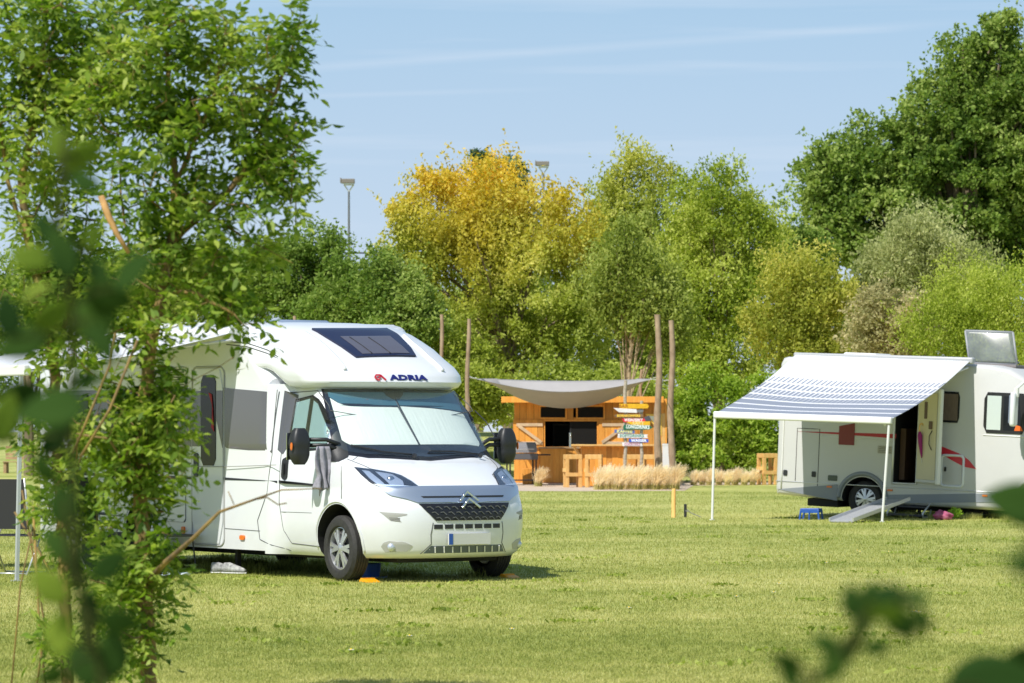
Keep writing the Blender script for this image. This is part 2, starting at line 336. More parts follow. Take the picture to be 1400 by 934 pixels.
def scan_patch(poly, surf, name, m, parent, off=.006, thick=.02, rows=14, cols=14, smooth=True, mirror=False):
    """fill a polygon given on a curved surface (a, b) with a slightly raised plate of real thickness"""
    bs = [p[1] for p in poly]; b0, b1 = min(bs), max(bs); g = M(); top = []; n = len(poly)
    levels = sorted(set([b0 + 1e-5 + (b1 - b0 - 2e-5) * i / rows for i in range(rows + 1)]))
    for b in levels:
        xs_ = []
        for i in range(n):
            (a0, c0), (a1, c1) = poly[i], poly[(i + 1) % n]
            if (c0 - b) * (c1 - b) <= 0 and c0 != c1: xs_.append(a0 + (a1 - a0) * (b - c0) / (c1 - c0))
        if len(xs_) < 2: continue
        l_, r_ = min(xs_), max(xs_); top.append([(l_ + (r_ - l_) * k / cols, b) for k in range(cols + 1)])
    def nrm(a, b):
        e = 1e-3; p = surf(a, b); u = surf(a + e, b) - surf(a - e, b); v = surf(a, b + e) - surf(a, b - e); q = u.cross(v)
        if q.length < 1e-12: return Vector((0, 0, 1))
        return q.normalized()
    c = surf(*top[len(top) // 2][cols // 2]); cn = nrm(*top[len(top) // 2][cols // 2]); sgn = 1 if cn.dot(c - Vector((-1.2, 0, 1.0))) > 0 else -1
    rowsT = [[surf(a, b) + nrm(a, b) * sgn * off for a, b in r] for r in top]; rowsB = [[surf(a, b) + nrm(a, b) * sgn * (off - thick) for a, b in r] for r in top]
    if mirror:
        fl = lambda rr: [[Vector((p.x, -p.y, p.z)) for p in r] for r in rr]; rowsT, rowsB = fl(rowsT), fl(rowsB)
    g.grid(rowsT); g.grid(rowsB)
    ring = lambda rr: rr[0] + [r[-1] for r in rr[1:-1]] + rr[-1][::-1] + [r[0] for r in rr[1:-1]][::-1]
    a, b = ring(rowsT), ring(rowsB); g.grid([a, b], closed=True)
    return g.build(name, m, parent, smooth='all' if False else True)
def rrect(x0, x1, z0, z1, r, n=5):
    p = []
    for cx, cz, a0 in ((x1 - r, z1 - r, 0), (x0 + r, z1 - r, 90), (x0 + r, z0 + r, 180), (x1 - r, z0 + r, 270)):
        for i in range(n + 1): a = R(a0 + 90 * i / n); p.append((cx + r * math.cos(a), cz + r * math.sin(a)))
    return p
def seam(path, surf, name, m, parent, r=.005, closed=False, off=0.0, sub=6, mirror=False):
    pts_ = []; q = path + ([path[0]] if closed else [])
    for (a0, b0), (a1, b1) in zip(q[:-1], q[1:]):
        for k in range(sub): pts_.append(surf(a0 + (a1 - a0) * k / sub, b0 + (b1 - b0) * k / sub))
    pts_.append(surf(*q[-1]))
    if mirror: pts_ = [Vector((p.x, -p.y, p.z)) for p in pts_]
    g = M(); g.tube(pts_, r, 6); return g.build(name, m, parent, smooth='all')
def wheel(name, parent, loc, out, rad=.34, width=.225, rim=.215, spokes=6, yaw=0):
    """a tyre with tread and a rim with spokes; out = +1 or -1: the side the rim faces along local y"""
    e = bpy.data.objects.new(name, None); C.objects.link(e); e.parent = parent; e.location = loc; e.rotation_euler = (0, 0, yaw)
    mt = Matrix.Rotation(R(90) * (-out), 4, 'X')              # local z -> out * y
    g = M(); w2 = width / 2
    prof = [(rim - .005, w2 - .03), (rim + .01, w2 - .006), (rad - .07, w2), (rad - .03, w2 - .008), (rad - .010, w2 - .03)]
    for k in range(5):
        zc = w2 - .05 - k * (width - .1) / 4
        prof += [(rad, zc + .012), (rad, zc - .012), (rad - .008, zc - .015), (rad - .008, zc - (width - .1) / 4 + .015)] if k < 4 else [(rad, zc + .012), (rad, zc - .012)]
    prof += [(rad - .010, -w2 + .03), (rad - .07, -w2), (rim, -w2 + .02)]
    g.lathe(prof, mt, 48, close=False).build('tyre', RUBBER, e, smooth=True)
    g = M(); g.lathe([(rim, w2 - .03), (rim - .012, w2 - .028), (rim - .02, w2 - .07), (rim - .03, -w2 + .05), (.0, -w2 + .05)], mt, 40, close=False)
    g.lathe([(0, w2 - .075), (rim - .02, w2 - .075), (rim - .02, w2 - .08), (0, w2 - .08)], mt, 24, mi=1, close=False)
    for k in range(spokes):
        for s_ in (-1, 1):
            a = 2 * math.pi * k / spokes; da = s_ * .17
            p0 = mt @ Vector((.045 * math.cos(a), .045 * math.sin(a), w2 - .035)); p1 = mt @ Vector(((rim - .015) * math.cos(a + da), (rim - .015) * math.sin(a + da), w2 - .045))
            up = mt @ Vector((0, 0, 1)); g.bar(p0, p1, .038, .02, up=up)
    g.lathe([(0, w2 - .02), (.035, w2 - .02), (.055, w2 - .03), (.06, w2 - .06)], mt, 20, close=False)
    for k in range(5): a = 2 * math.pi * k / 5 + .3; g.lathe([(.008, w2 - .03), (.008, w2 - .022), (0, w2 - .022)], mt @ Matrix.Translation((.042 * math.cos(a), .042 * math.sin(a), 0)), 6, close=False)
    g.build('rim', [SILVER, BLACKP], e, smooth=True)
    return e
def cyl_cut(x, r, y0, y1, z=.34):
    g = M(); g.lathe([(r, 0), (r, y1 - y0)], Matrix.Translation((x, y1, z)) @ Matrix.Rotation(R(90), 4, 'X'), 48)
    return g.build('cut', DARK)
def text_mesh(txt, size, depth, name, m, parent, mtx, sx=1.0, shear=0, bold=0, align='CENTER'):
    cu = bpy.data.curves.new('t', 'FONT'); cu.body = txt; cu.size = size; cu.extrude = depth; cu.align_x = align; cu.align_y = 'CENTER'; cu.shear = shear; cu.offset = bold; cu.space_character = 1.08; cu.resolution_u = 3
    o = bpy.data.objects.new('t', cu); C.objects.link(o); dg = bpy.context.evaluated_depsgraph_get(); dg.update()
    me = bpy.data.meshes.new_from_object(o.evaluated_get(dg)); bpy.data.objects.remove(o); bpy.data.curves.remove(cu)
    me.transform(mtx @ Matrix.Diagonal((sx, 1, 1, 1))); me.materials.clear(); me.materials.append(m); me.name = name
    o = bpy.data.objects.new(name, me); C.objects.link(o); o.parent = parent; return o

# ------------------------------------------------------------------ near motorhome
V1 = empty('motorhome', (-.98, 36.23, 0), math.atan2(-.819, .574), 'large white motorhome with black side band, silver chevron grille and skylight over the windscreen', 'motorhome')
def build_motorhome():
    # cab shell from horizontal slices
    zs = [.25,.27,.30,.34,.40,.47,.55,.62,.70,.75,.78,.82,.86,.90,.94,.97,.985,1.0,1.05,1.09,1.13,1.17,1.20,1.23,1.26,1.28,1.30,1.35,1.40] + [1.40 + .57 * i / 10 for i in range(1, 11)] + [2.02, 2.06]
    ths = [i / 26 * math.pi / 2 for i in range(27)]
    g = M(); rows = []
    for z in zs:
        xf, wd, ln = pint(CAB, z); half = []
        for th in ths:                                       # centre to side
            y = wd * math.sin(th) ** (2 / 2.6) if th > 0 else 0
            y = wd * math.sin(th); half.append((xf - ln * (1 - math.sqrt(max(0, 1 - (y / wd) ** 2.6))), y))
        xs_ = half[-1][0]
        for i in range(1, 22):
            x = xs_ + (-1.34 - xs_) * i / 21; half.append((x, sidey(x, z)))
        rows.append([Vector((x, -y, z)) for x, y in reversed(half)] + [Vector((x, y, z)) for x, y in half[1:]])
    g.grid(rows); n = len(rows[0])
    b = 0; g.f.append(tuple(range(n))); g.m.append(0); g.f.append(tuple(len(rows) * n - 1 - i for i in range(n))); g.m.append(0)
    g.f.append(tuple(i * n for i in range(len(rows)))); g.m.append(0) if False else g.m.append(0)
    g.f.pop(); g.m.pop()
    for i in range(len(rows) - 1): g.f.append((i * n, (i + 1) * n, (i + 2) * n - 1, (i + 1) * n - 1)); g.m.append(0)
    cab = g.build('cab', [WHITE, DARK], V1, smooth=True)
    cab.data.set_sharp_from_angle(angle=R(50))
    cab.parent = None
    bool_cut(cab, [cyl_cut(0, .405, -1.4, -.62, .40), cyl_cut(0, .405, .62, 1.4, .40)])
    cab.parent = V1
    # body box
    g = M(); sec = []
    def section(x, w_, top):
        r = .12; q = [(-w_ + .0, .28), (-w_, .34), (-w_, .7), (-w_, 1.2), (-w_, min(2.0, top - .2)), (-w_, min(2.4, top - .15))]
        q += [(-w_ + r * (1 - math.cos(R(a))), top - r + r * math.sin(R(a))) for a in (0, 20, 40, 60, 80, 90)]
        q += [(-.5, top + .01), (0, top + .015)]
        q = q + [(-y, z) for y, z in reversed(q[:-1])]
        return [Vector((x, y, z)) for y, z in q]
    for x in (-1.30, -1.4, -1.5, -1.6, -1.7, -1.8, -1.9, -2.0, -2.2, -3, -4, -5, -6, -6.5, -6.58, -6.62):
        k = 1 if x > -6.55 else (.985 if x > -6.6 else .96)
        tp = 2.73 if x < -2.1 else 2.12 + .55 * min(1, (-1.3 - x) / .65)
        sec.append(section(x, WB * k, tp - (1 - k) * .6))
    g.grid(sec); n = len(sec[0]); g.f.append(tuple(range(n))); g.m.append(0); g.f.append(tuple(len(sec) * n - 1 - i for i in range(n))); g.m.append(0)
    for i in range(len(sec) - 1): g.f.append((i * n, (i + 1) * n, (i + 2) * n - 1, (i + 1) * n - 1)); g.m.append(0)
    body = g.build('body', [WHITE, DARK], None, smooth=True)
    bool_cut(body, [cyl_cut(-4.05, .40, -1.4, -.66, .38), cyl_cut(-4.05, .40, .66, 1.4, .38)]); body.parent = V1
    M().box(-6.5, .55, -.62, .62, .2, .285).build('chassis', DARK, V1, bevel=.02)
    # roof cap over the cab
    g = M(); rows = []
    zc = [2.01, 2.02, 2.03, 2.045, 2.06, 2.08, 2.10, 2.13, 2.16, 2.2, 2.25, 2.3, 2.34, 2.4, 2.45, 2.5, 2.55, 2.59, 2.62, 2.65, 2.68, 2.70, 2.72, 2.735, 2.745]
    for z in zc:
        xf, wd, ln = pint(CAP, z); half = []
        for th in ths:
            y = wd * math.sin(th); half.append((xf - ln * (1 - math.sqrt(max(0, 1 - (y / wd) ** 2.6))), y))
        xs_ = half[-1][0]
        for i in range(1, 16):
            x = xs_ + (-2.3 - xs_) * i / 15; q = min(1, max(0, (xs_ - x) / max(.01, (xs_ + 1.9)))); q = q * q * (3 - 2 * q)
            wb = WB + .006 if z < 2.5 else WB + .006 - (.12 - math.sqrt(max(0, .12 ** 2 - max(0, z - 2.61) ** 2)) if z < 2.73 else .12)
            half.append((x, wd * (1 - q) + max(wd, wb) * q))
        rows.append([Vector((x, -y, z)) for x, y in reversed(half)] + [Vector((x, y, z)) for x, y in half[1:]])
    # cove: the underside of the cap lifts towards the body
    for r, z in zip(rows, zc):
        if z < 2.35:
            for p in r:
                q = min(1, max(0, (-.95 - p.x) / .45)); q = q * q * (3 - 2 * q); p.z += q * (2.36 - z) * .62
    g.grid(rows); n = len(rows[0]); g.f.append(tuple(range(n))); g.m.append(0); g.f.append(tuple(len(rows) * n - 1 - i for i in range(n))); g.m.append(0)
    for i in range(len(rows) - 1): g.f.append((i * n, (i + 1) * n, (i + 2) * n - 1, (i + 1) * n - 1)); g.m.append(0)
    cap = g.build('roof_cap', WHITE, V1, smooth=True); cap.data.set_sharp_from_angle(angle=R(60))
    capf = lambda y, z: front(CAP, y, z)
    sk = scan_patch([(-.50, 2.66), (.50, 2.67), (.53, 2.60), (.47, 2.45), (.41, 2.345), (-.37, 2.335)], capf, 'skylight', SKYGL, V1, off=.022, thick=.05, rows=16, cols=20)
    scan_patch([(-.30, 2.56), (.36, 2.57), (.35, 2.37), (-.27, 2.36)], capf, 'pane', mat('skylight_inner', (.09, .09, .12), .3), sk, off=.027, thick=.008)
    for y in (-.12, .12): seam([(y - .03, 2.37), (y - .08, 2.55)], capf, 'blind_cord', BLACKP, sk, r=.005, sub=5).location = (.022, 0, .022)
    for s_ in (-1, 1): seam([(s_ * .62, 2.20), (s_ * .60, 2.35), (s_ * .60, 2.50), (s_ * .63, 2.60)], lambda y, z: capf(y, z) + Vector((.007, 0, .007)), 'roof_rib', WHITE, V1, r=.022, sub=8)
    # cap side trim lines
    def capside(x, z):
        xf, wd, ln = pint(CAP, z); xs_ = xf - ln; q = min(1, max(0, (xs_ - x) / max(.01, xs_ + 1.9))); q = q * q * (3 - 2 * q)
        return Vector((x, -(wd * (1 - q) + (WB + .006) * q), z))
    for dz in (0, .035): seam([(-2.15, 2.50 + dz), (-1.75, 2.47 + dz), (-1.4, 2.39 + dz), (-1.2, 2.33 + dz * .5)], capside, 'cap_trim_line', SEAM, V1, r=.006)
    # brand lettering
    pz = 2.125; c0 = front(CAP, 0, pz)
    up = (front(CAP, 0, pz + .02) - front(CAP, 0, pz - .02)).normalized(); rt = Vector((0, 1, 0)); nn = rt.cross(up)
    mt = Matrix((( rt.x, up.x, nn.x, c0.x + .006), (rt.y, up.y, nn.y, .085), (rt.z, up.z, nn.z, pz), (0, 0, 0, 1)))
    text_mesh('ADRIA', .085, .004, 'brand_lettering', NAVY, V1, mt, sx=1.75, bold=.004)
    g = M()
    def bm_bars(pp):                                         # the small red emblem left of the word
        pp = [mt @ Vector((a - .365, b, .003)) for a, b in pp]
        for a, b in zip(pp[:-1], pp[1:]): g.bar(a, b, .016, .008, up=nn)
    bm_bars([(.07, -.033), (.02, .03), (-.035, .03), (-.06, .0), (-.035, -.03), (-.01, -.033)]); bm_bars([(-.02, -.01), (.015, .01)])
    g.build('brand_emblem', RED, V1)
    # windscreen: frit, thermal screen inside, glass
    cf = lambda y, z: front(CAB, y, z)
    ws = scan_patch([(-.83, 2.0), (.83, 2.0), (.955, 1.40), (.93, 1.33), (.80, 1.285), (.4, 1.255), (0, 1.245), (-.4, 1.255), (-.80, 1.285), (-.93, 1.33), (-.955, 1.40)], cf, 'windscreen', mat('windscreen_frit', (.018, .02, .03), .2), V1, off=.006, thick=.02, rows=24, cols=28)
    for s_, p in ((-1, [(-.795, 1.90), (-.72, 1.83), (-.55, 1.81), (-.07, 1.815), (-.015, 1.41), (-.80, 1.41), (-.86, 1.45)]), (1, [(-.045, 1.815), (.3, 1.80), (.62, 1.77), (.80, 1.745), (.85, 1.42), (.81, 1.39), (.01, 1.40)])):
        scan_patch(p, cf, 'thermal_screen', SHADE, ws, off=.012, thick=.008, rows=20, cols=18)
    scan_patch([(-.79, 1.965), (.79, 1.965), (.82, 1.76), (.62, 1.785), (.3, 1.815), (-.3, 1.825), (-.72, 1.845), (-.80, 1.915)], cf, 'upper_screen', SHADEB, ws, off=.009, thick=.006, rows=12, cols=24)
    scan_patch([(-.17, 1.985), (.10, 1.985), (.06, 1.93), (.0, 1.89), (-.08, 1.89), (-.14, 1.93)], cf, 'mirror_pod', BLACKP, ws, off=.016, thick=.01)
    seam([(-.05, 1.9), (.0, 1.40)], cf, 'screen_edge', BLACKP, ws, r=.016, sub=10)
    scan_patch([(-.815, 1.985), (.815, 1.985), (.935, 1.41), (.90, 1.345), (.78, 1.305), (0, 1.265), (-.78, 1.305), (-.90, 1.345), (-.935, 1.41)], cf, 'glass', WSG, ws, off=.030, thick=.002, rows=20, cols=24)
    for y0, y1 in ((-.82, -.18), (.05, .70)):
        wg = seam([(y0, 1.40 if y0 < 0 else 1.335), (y0 + .3, 1.33), (y1, 1.30)], lambda y, z: front(CAB, y, z) + Vector((.045, 0, .015)), 'wiper', BLACKP, V1, r=.009, sub=8)
        wj = M(); q = front(CAB, y1, 1.285) + Vector((.05, 0, 0)); wj.tube([q, q + Vector((.02, 0, .03))], .022, 10); wj.build('wiper_pivot', BLACKP, wg)
    # bonnet edge seams
    seam([(-.50, .975), (.44, .975)], cf, 'bonnet_gap', SEAM, V1, r=.006, sub=16)
    for s_ in (1, -1): seam([(s_ * -.5, .975), (s_ * -.57, 1.10), (s_ * -.80, 1.17), (s_ * -.90, 1.27)], cf, 'bonnet_gap', SEAM, V1, r=.005, sub=8)
    # chrome band, slot, chevrons, grille
    scan_patch([(-.86, .985), (-.70, .965), (-.50, .955), (0, .945), (.50, .955), (.70, .965), (.86, .985), (.80, .90), (.66, .86), (.55, .815), (0, .805), (-.55, .815), (-.66, .86), (-.80, .90)], cf, 'chrome_band', mat('satin_chrome_band', (.50, .56, .66), .3, metal=.8), V1, off=.014, thick=.03, rows=10, cols=40)
    scan_patch([(-.52, .885), (.5, .885), (.48, .868), (-.50, .868)], cf, 'slot', BLACKP, V1, off=.018, thick=.01, rows=3, cols=30)
    g = M()
    for z0, hh in ((.865, .075), (.80, .068)):
        pp = [front(CAB, -.0 + y, z0 + hh - abs(y) * .85) + Vector((.045, 0, 0)) for y in (-.115, -.06, 0, .06, .115)]
        for a, b in zip(pp[:-1], pp[1:]): g.bar(a, b, .020, .026)
    g.build('chevron_emblem', CHROME, V1, bevel=.006)
    gr = scan_patch([(-.56, .81), (.56, .81), (.50, .74), (.40, .64), (-.40, .64), (-.50, .74)], cf, 'grille', mat('grille_black', (.012, .012, .016), .35), V1, off=.010, thick=.03, rows=10, cols=30)
    g = M()
    for r_ in range(3):
        z = .785 - r_ * .055
        for k in range(-5, 6):
            y = k * .092 + (.046 if r_ % 2 else 0)
            if abs(y) > .50 - r_ * .045: continue
            for dy in (-1, 1): g.bar(front(CAB, y, z) + Vector((.014, 0, 0)), front(CAB, y + dy * .035, z - dy * .012 - .018) + Vector((.014, 0, 0)), .012, .01)
    g.build('mesh_pattern', mat('grille_highlight', (.16, .16, .18), .25, metal=.6), gr)
    for k in range(7):
        y = -.42 + k * .12; scan_patch([(y, .60), (y + .095, .60), (y + .095, .555), (y, .555)], cf, 'lower_vent', BLACKP, V1, off=.004, thick=.02, rows=2, cols=3)
    lg = scan_patch([(-.44, .38), (.44, .38), (.50, .305), (-.50, .305)], cf, 'lower_grille', mat('lower_grille', (.10, .12, .14), .5), V1, off=.004, thick=.02, rows=4, cols=24)
    g = M()
    for k in range(9): y = -.40 + k * .1; g.bar(front(CAB, y, .37) + Vector((.012, 0, 0)), front(CAB, y + .015, .31) + Vector((.012, 0, 0)), .012)
    g.bar(front(CAB, -.45, .345) + Vector((.0, 0, 0)), front(CAB, .45, .345) + Vector((.0, 0, 0)), .01); g.build('slat', WHITE2, lg)
    pl = scan_patch([(-.27, .505), (.25, .505), (.25, .392), (-.27, .392)], lambda y, z: Vector((.962, y, z)), 'number_plate', mat('blank_plate', (.60, .60, .57), .4), V1, off=.004, thick=.02, rows=3, cols=6)
    scan_patch([(-.27, .505), (-.222, .505), (-.222, .392), (-.27, .392)], lambda y, z: Vector((.968, y, z)), 'country_band', BLUEP, pl, off=.002, thick=.004, rows=2, cols=2)
    # step in the bumper, seams around the centre
    for s_ in (-1, 1):
        seam([(s_ * .43, .62), (s_ * .45, .50), (s_ * .44, .40), (s_ * .53, .30)], cf, 'bumper_gap', SEAM, V1, r=.005, sub=6)
    for mir in (False, True):
        hl = scan_patch([(-.925, 1.185), (-.73, 1.15), (-.60, 1.115), (-.53, 1.04), (-.49, .965), (-.62, .962), (-.72, .96), (-.86, .985), (-.905, 1.03), (-.925, 1.11)], cf, 'headlight', mat('headlight_housing', (.035, .04, .055), .25), V1, off=.006, thick=.03, rows=14, cols=16, mirror=mir)
        scan_patch([(-.89, 1.15), (-.84, 1.14), (-.80, 1.00), (-.86, 1.01), (-.885, 1.06)], cf, 'reflector', LAMP, hl, off=.010, thick=.01, mirror=mir)
        scan_patch([(-.79, 1.135), (-.66, 1.11), (-.62, 1.04), (-.64, .995), (-.76, .995)], cf, 'reflector', LAMP, hl, off=.010, thick=.01, mirror=mir)
        scan_patch([(-.885, 1.01), (-.55, .985), (-.51, .97), (-.72, .966), (-.86, .99)], cf, 'light_strip', mat('white_light_strip', (.8, .85, .9), .3), hl, off=.012, thick=.01, rows=5, mirror=mir)
        c = front(CAB, -.71, 1.06); c = Vector((c.x + .004, -c.y if mir else c.y, c.z)); q = M(); q.lathe([(0, .02), (.03, .017), (.042, .0), (.045, -.02)], Matrix.Translation(c) @ Matrix.Rotation(R(70), 4, 'Y'), 20, close=False); q.build('projector', CHROME, hl, smooth='all')
        scan_patch([(-.92, 1.175), (-.73, 1.145), (-.60, 1.108), (-.53, 1.035), (-.50, .97), (-.72, .965), (-.86, .99), (-.915, 1.10)], cf, 'lens', LENS, hl, off=.018, thick=.003, rows=12, mirror=mir)
        fg = scan_patch([(-.87, .375), (-.86, .415), (-.82, .435), (-.70, .425), (-.62, .385), (-.66, .32), (-.83, .315)], cf, 'fog_light', mat('fog_recess', (.42, .42, .40), .5), V1, off=.003, thick=.02, mirror=mir)
        c = front(CAB, -.79, .375); c = Vector((c.x, -c.y if mir else c.y, c.z)); q = M(); q.lathe([(0, .022), (.03, .018), (.04, .0), (.045, -.02)], Matrix.Translation(c) @ Matrix.Rotation(R(60 if mir else -60) * 0, 4, 'Z') @ Matrix.Rotation(R(80), 4, 'Y'), 20, close=False); q.build('bulb_glass', LAMP, fg, smooth='all')
        dr = scan_patch([(-.90, .735), (-.67, .71), (-.70, .69), (-.77, .685), (-.73, .625), (-.82, .64)], cf, 'side_vent', mat('vent_recess', (.35, .35, .33), .5), V1, off=.002, thick=.02, mirror=mir)
        for k in range(3): seam([(-.83 + k * .008, .67 - k * .014), (-.745, .667 - k * .014)], cf, 'louvre', SEAM, dr, r=.004, mirror=mir)
        # side: doors, windows, handles, seams
        sd = side
        band = scan_patch([(-1.17, 2.0), (-2.24, 2.03), (-2.24, 1.38), (-1.22, 1.325)], sd, 'grey_band', GREYBAND, V1, off=.004, thick=.02, cols=8, mirror=mir)
        scan_patch([(-2.9, 2.03), (-5.9, 2.03), (-5.9, 1.40), (-2.9, 1.385)], sd, 'grey_band', GREYBAND, V1, off=.004, thick=.02, rows=3, cols=3, mirror=mir)
        bp = scan_patch([(-.99, 1.98), (-1.14, 1.99), (-1.16, 1.33), (-1.10, 1.31), (-1.02, 1.45)], sd, 'pillar_trim', GREYBAND, V1, off=.004, thick=.02, cols=5, mirror=mir)
        dw = scan_patch([(-1.04, 1.93), (-.70, 1.94), (-.58, 1.90), (-.40, 1.76), (-.25, 1.59), (-.20, 1.34), (-.95, 1.33), (-1.05, 1.43)], sd, 'door_window', mat('window_rubber', (.015, .015, .018), .3), V1, off=.004, thick=.02, cols=12, mirror=mir)
        scan_patch([(-1.0, 1.89), (-.74, 1.90), (-.74, 1.37), (-.93, 1.37), (-1.01, 1.46)], sd, 'window_screen', GREENSH, dw, off=.008, thick=.008, mirror=mir)
        scan_patch([(-.66, 1.88), (-.58, 1.85), (-.30, 1.58), (-.27, 1.38), (-.66, 1.38)], sd, 'window_screen', GREENSH, dw, off=.008, thick=.008, mirror=mir)
        scan_patch([(-1.02, 1.91), (-.70, 1.92), (-.58, 1.88), (-.28, 1.59), (-.25, 1.36), (-.95, 1.35), (-1.03, 1.45)], sd, 'pane', LENS, dw, off=.014, thick=.003, mirror=mir)
        scan_patch([(-.25, 1.56), (-.18, 1.50), (.0, 1.28), (-.02, 1.24), (-.24, 1.24)], sd, 'mirror_mount', BLACKP, V1, off=.008, thick=.02, mirror=mir)
        seam([(-1.10, 1.97), (-1.12, 1.40), (-1.12, .80), (-1.06, .50), (-.94, .37), (-.40, .35)], sd, 'door_gap', SEAM, V1, r=.005, mirror=mir)
        seam([(-1.10, 1.97), (-.62, 1.985), (-.36, 1.83), (-.12, 1.50), (.05, 1.26), (.09, .86)], sd, 'door_gap', SEAM, V1, r=.005, mirror=mir)
        seam([(-1.19, 2.0), (-1.22, 1.3), (-1.30, .9), (-1.5, .6), (-1.45, .40), (-1.0, .29)], sd, 'panel_gap', SEAM, V1, r=.004, mirror=mir)
        seam([(-1.10, .70), (-.50, .70)], sd, 'door_crease', SEAM, V1, r=.003, mirror=mir)
        hd = scan_patch(rrect(-1.10, -1.0, 1.04, 1.28, .045), sd, 'door_handle', BLACKP, V1, off=.010, thick=.02, mirror=mir)
        q = M(); yy = sidey(-1.05, 1.16) + .03; yy = yy if mir else -yy; q.bar((-1.05, yy, 1.10), (-1.05, yy, 1.23), .022, .02); q.build('grip', BLACKP, hd, bevel=.006)
        scan_patch([(-1.13, 1.035), (-.27, .995), (-.27, .975), (-1.13, 1.005)], sd, 'stripe', BLACKP, V1, off=.004, thick=.01, cols=14, rows=2, mirror=mir)
        scan_patch([(-2.24, 1.055), (-1.15, 1.035), (-1.15, 1.005), (-2.24, 1.02)], sd, 'stripe', BLACKP, V1, off=.004, thick=.01, cols=14, rows=2, mirror=mir)
        scan_patch([(-6.5, 1.08), (-2.26, 1.055), (-2.26, 1.02), (-6.5, 1.04)], sd, 'stripe', BLACKP, V1, off=.004, thick=.01, cols=3, rows=2, mirror=mir)
        scan_patch(rrect(-1.86, -1.76, .385, .435, .02), sd, 'side_marker', ORANGE, V1, off=.014, thick=.02, mirror=mir)
        seam([(-2.2, .50), (-1.45, .49)], sd, 'skirt_gap', SEAM, V1, r=.003, mirror=mir)
        seam([(-6.5, .50), (-4.5, .50)], sd, 'skirt_gap', SEAM, V1, r=.003, mirror=mir)
        ar = [(.43 * math.cos(R(a)), .40 + .43 * math.sin(R(a))) for a in range(-12, 193, 8)]
        seam([p for p in ar], sd if False else (lambda x, z: Vector((x, -(sidey(x, z) if x < .25 else min(sidey(x, z), abs(_ysurf(x, z)))), z))), 'arch_lip', WHITE, V1, r=.014, sub=2, mirror=mir)
        ar = [(-4.05 + .43 * math.cos(R(a)), .38 + .43 * math.sin(R(a))) for a in range(-12, 193, 8)]
        seam(ar, sd, 'arch_lip', WHITE, V1, r=.014, sub=2, mirror=mir)
        # mirror
        s_ = 1 if mir else -1
        e = M(); cx, cy, cz = -.27, s_ * 1.31, 1.40
        rows = []
        for i in range(13):
            v = i / 12; z = cz - .19 + .38 * v; k = math.sin(math.pi * min(1, max(0, (v * .92 + .04)))) ** .35; kk = 1 - .10 * math.exp(-((v - .42) / .08) ** 2)
            rows.append([Vector((cx + .085 * k * kk * math.copysign(abs(math.cos(a)) ** .6, math.cos(a)), cy + .11 * k * kk * math.copysign(abs(math.sin(a)) ** .6, math.sin(a)), z)) for a in [2 * math.pi * j / 24 for j in range(24)]])
        e.grid(rows, closed=True); n = 24; e.f.append(tuple(reversed(range(n)))); e.m.append(0); e.f.append(tuple(12 * n + j for j in range(n))); e.m.append(0)
        mr = e.build('wing_mirror', BLACKP, V1, smooth=True)
        g = M()
        for z in (1.47, 1.41): g.tube([(-.14, s_ * .90, z - .05), (-.19, s_ * 1.03, z), (-.26, s_ * 1.22, z)], .022, 8)
        g.build('mirror_arm', BLACKP, mr, smooth='all')
        scan_patch(rrect(-.245, -.215, 1.36, 1.44, .012), lambda x, z: Vector((x + .0, s_ * 1.432, z)), 'indicator', ORANGE, mr, off=.004, thick=.01, rows=4, cols=4)
        g = M(); g.box(-.365, -.355, min(cy - .1, cy + .1), max(cy - .1, cy + .1), 1.26, 1.54); g.build('mirror_glass', mat('mirror_glass', (.6, .65, .7), .03, metal=1), mr)
    # entry door, its window, vents, further side window
    sd = side
    dr = scan_patch(rrect(-2.88, -2.22, .33, 2.24, .08), sd, 'entry_door', WHITE, V1, off=.012, thick=.02, rows=8, cols=4)
    seam(rrect(-2.90, -2.20, .31, 2.26, .09), sd, 'door_frame', mat('door_frame_grey', (.40, .40, .40), .5), dr, r=.012, closed=True, sub=2)
    scan_patch(rrect(-2.68, -2.36, 1.18, 2.17, .05), sd, 'door_window', TINT, dr, off=.020, thick=.01)
    scan_patch([(-2.88, 2.0), (-2.69, 2.0), (-2.69, 1.39), (-2.88, 1.39)], sd, 'band_piece', GREYBAND, dr, off=.016, thick=.006, rows=2, cols=2)
    scan_patch([(-2.35, 2.0), (-2.22, 2.0), (-2.22, 1.375), (-2.35, 1.38)], sd, 'band_piece', GREYBAND, dr, off=.016, thick=.006, rows=2, cols=2)
    scan_patch(rrect(-2.83, -2.74, 1.05, 1.32, .03), sd, 'door_handle', BLACKP, dr, off=.028, thick=.02)
    g = M(); g.add([(-2.50, -1.107, 1.98), (-2.43, -1.107, 1.96), (-2.38, -1.107, 1.55), (-2.44, -1.107, 1.60), (-2.40, -1.107, 1.80)], [(0, 1, 2, 3, 4)]); g.build('pink_strap', mat('pink_cloth', (.35, .03, .06), .8), dr, solid=.004)
    vt = scan_patch(rrect(-3.46, -3.02, 2.02, 2.27, .02), sd, 'fridge_vent', WHITE2, V1, off=.012, thick=.02)
    for k in range(8): seam([(-3.42, 2.045 + k * .028), (-3.06, 2.045 + k * .028)], lambda x, z: side(x, z) + Vector((0, -.012, 0)), 'louvre', SEAM, vt, r=.006)
    scan_patch(rrect(-4.75, -3.75, 1.45, 1.98, .06), sd, 'side_window', TINT, V1, off=.024, thick=.03)
    scan_patch(rrect(-6.2, -5.3, 1.50, 1.98, .06), sd, 'side_window', TINT, V1, off=.024, thick=.03)
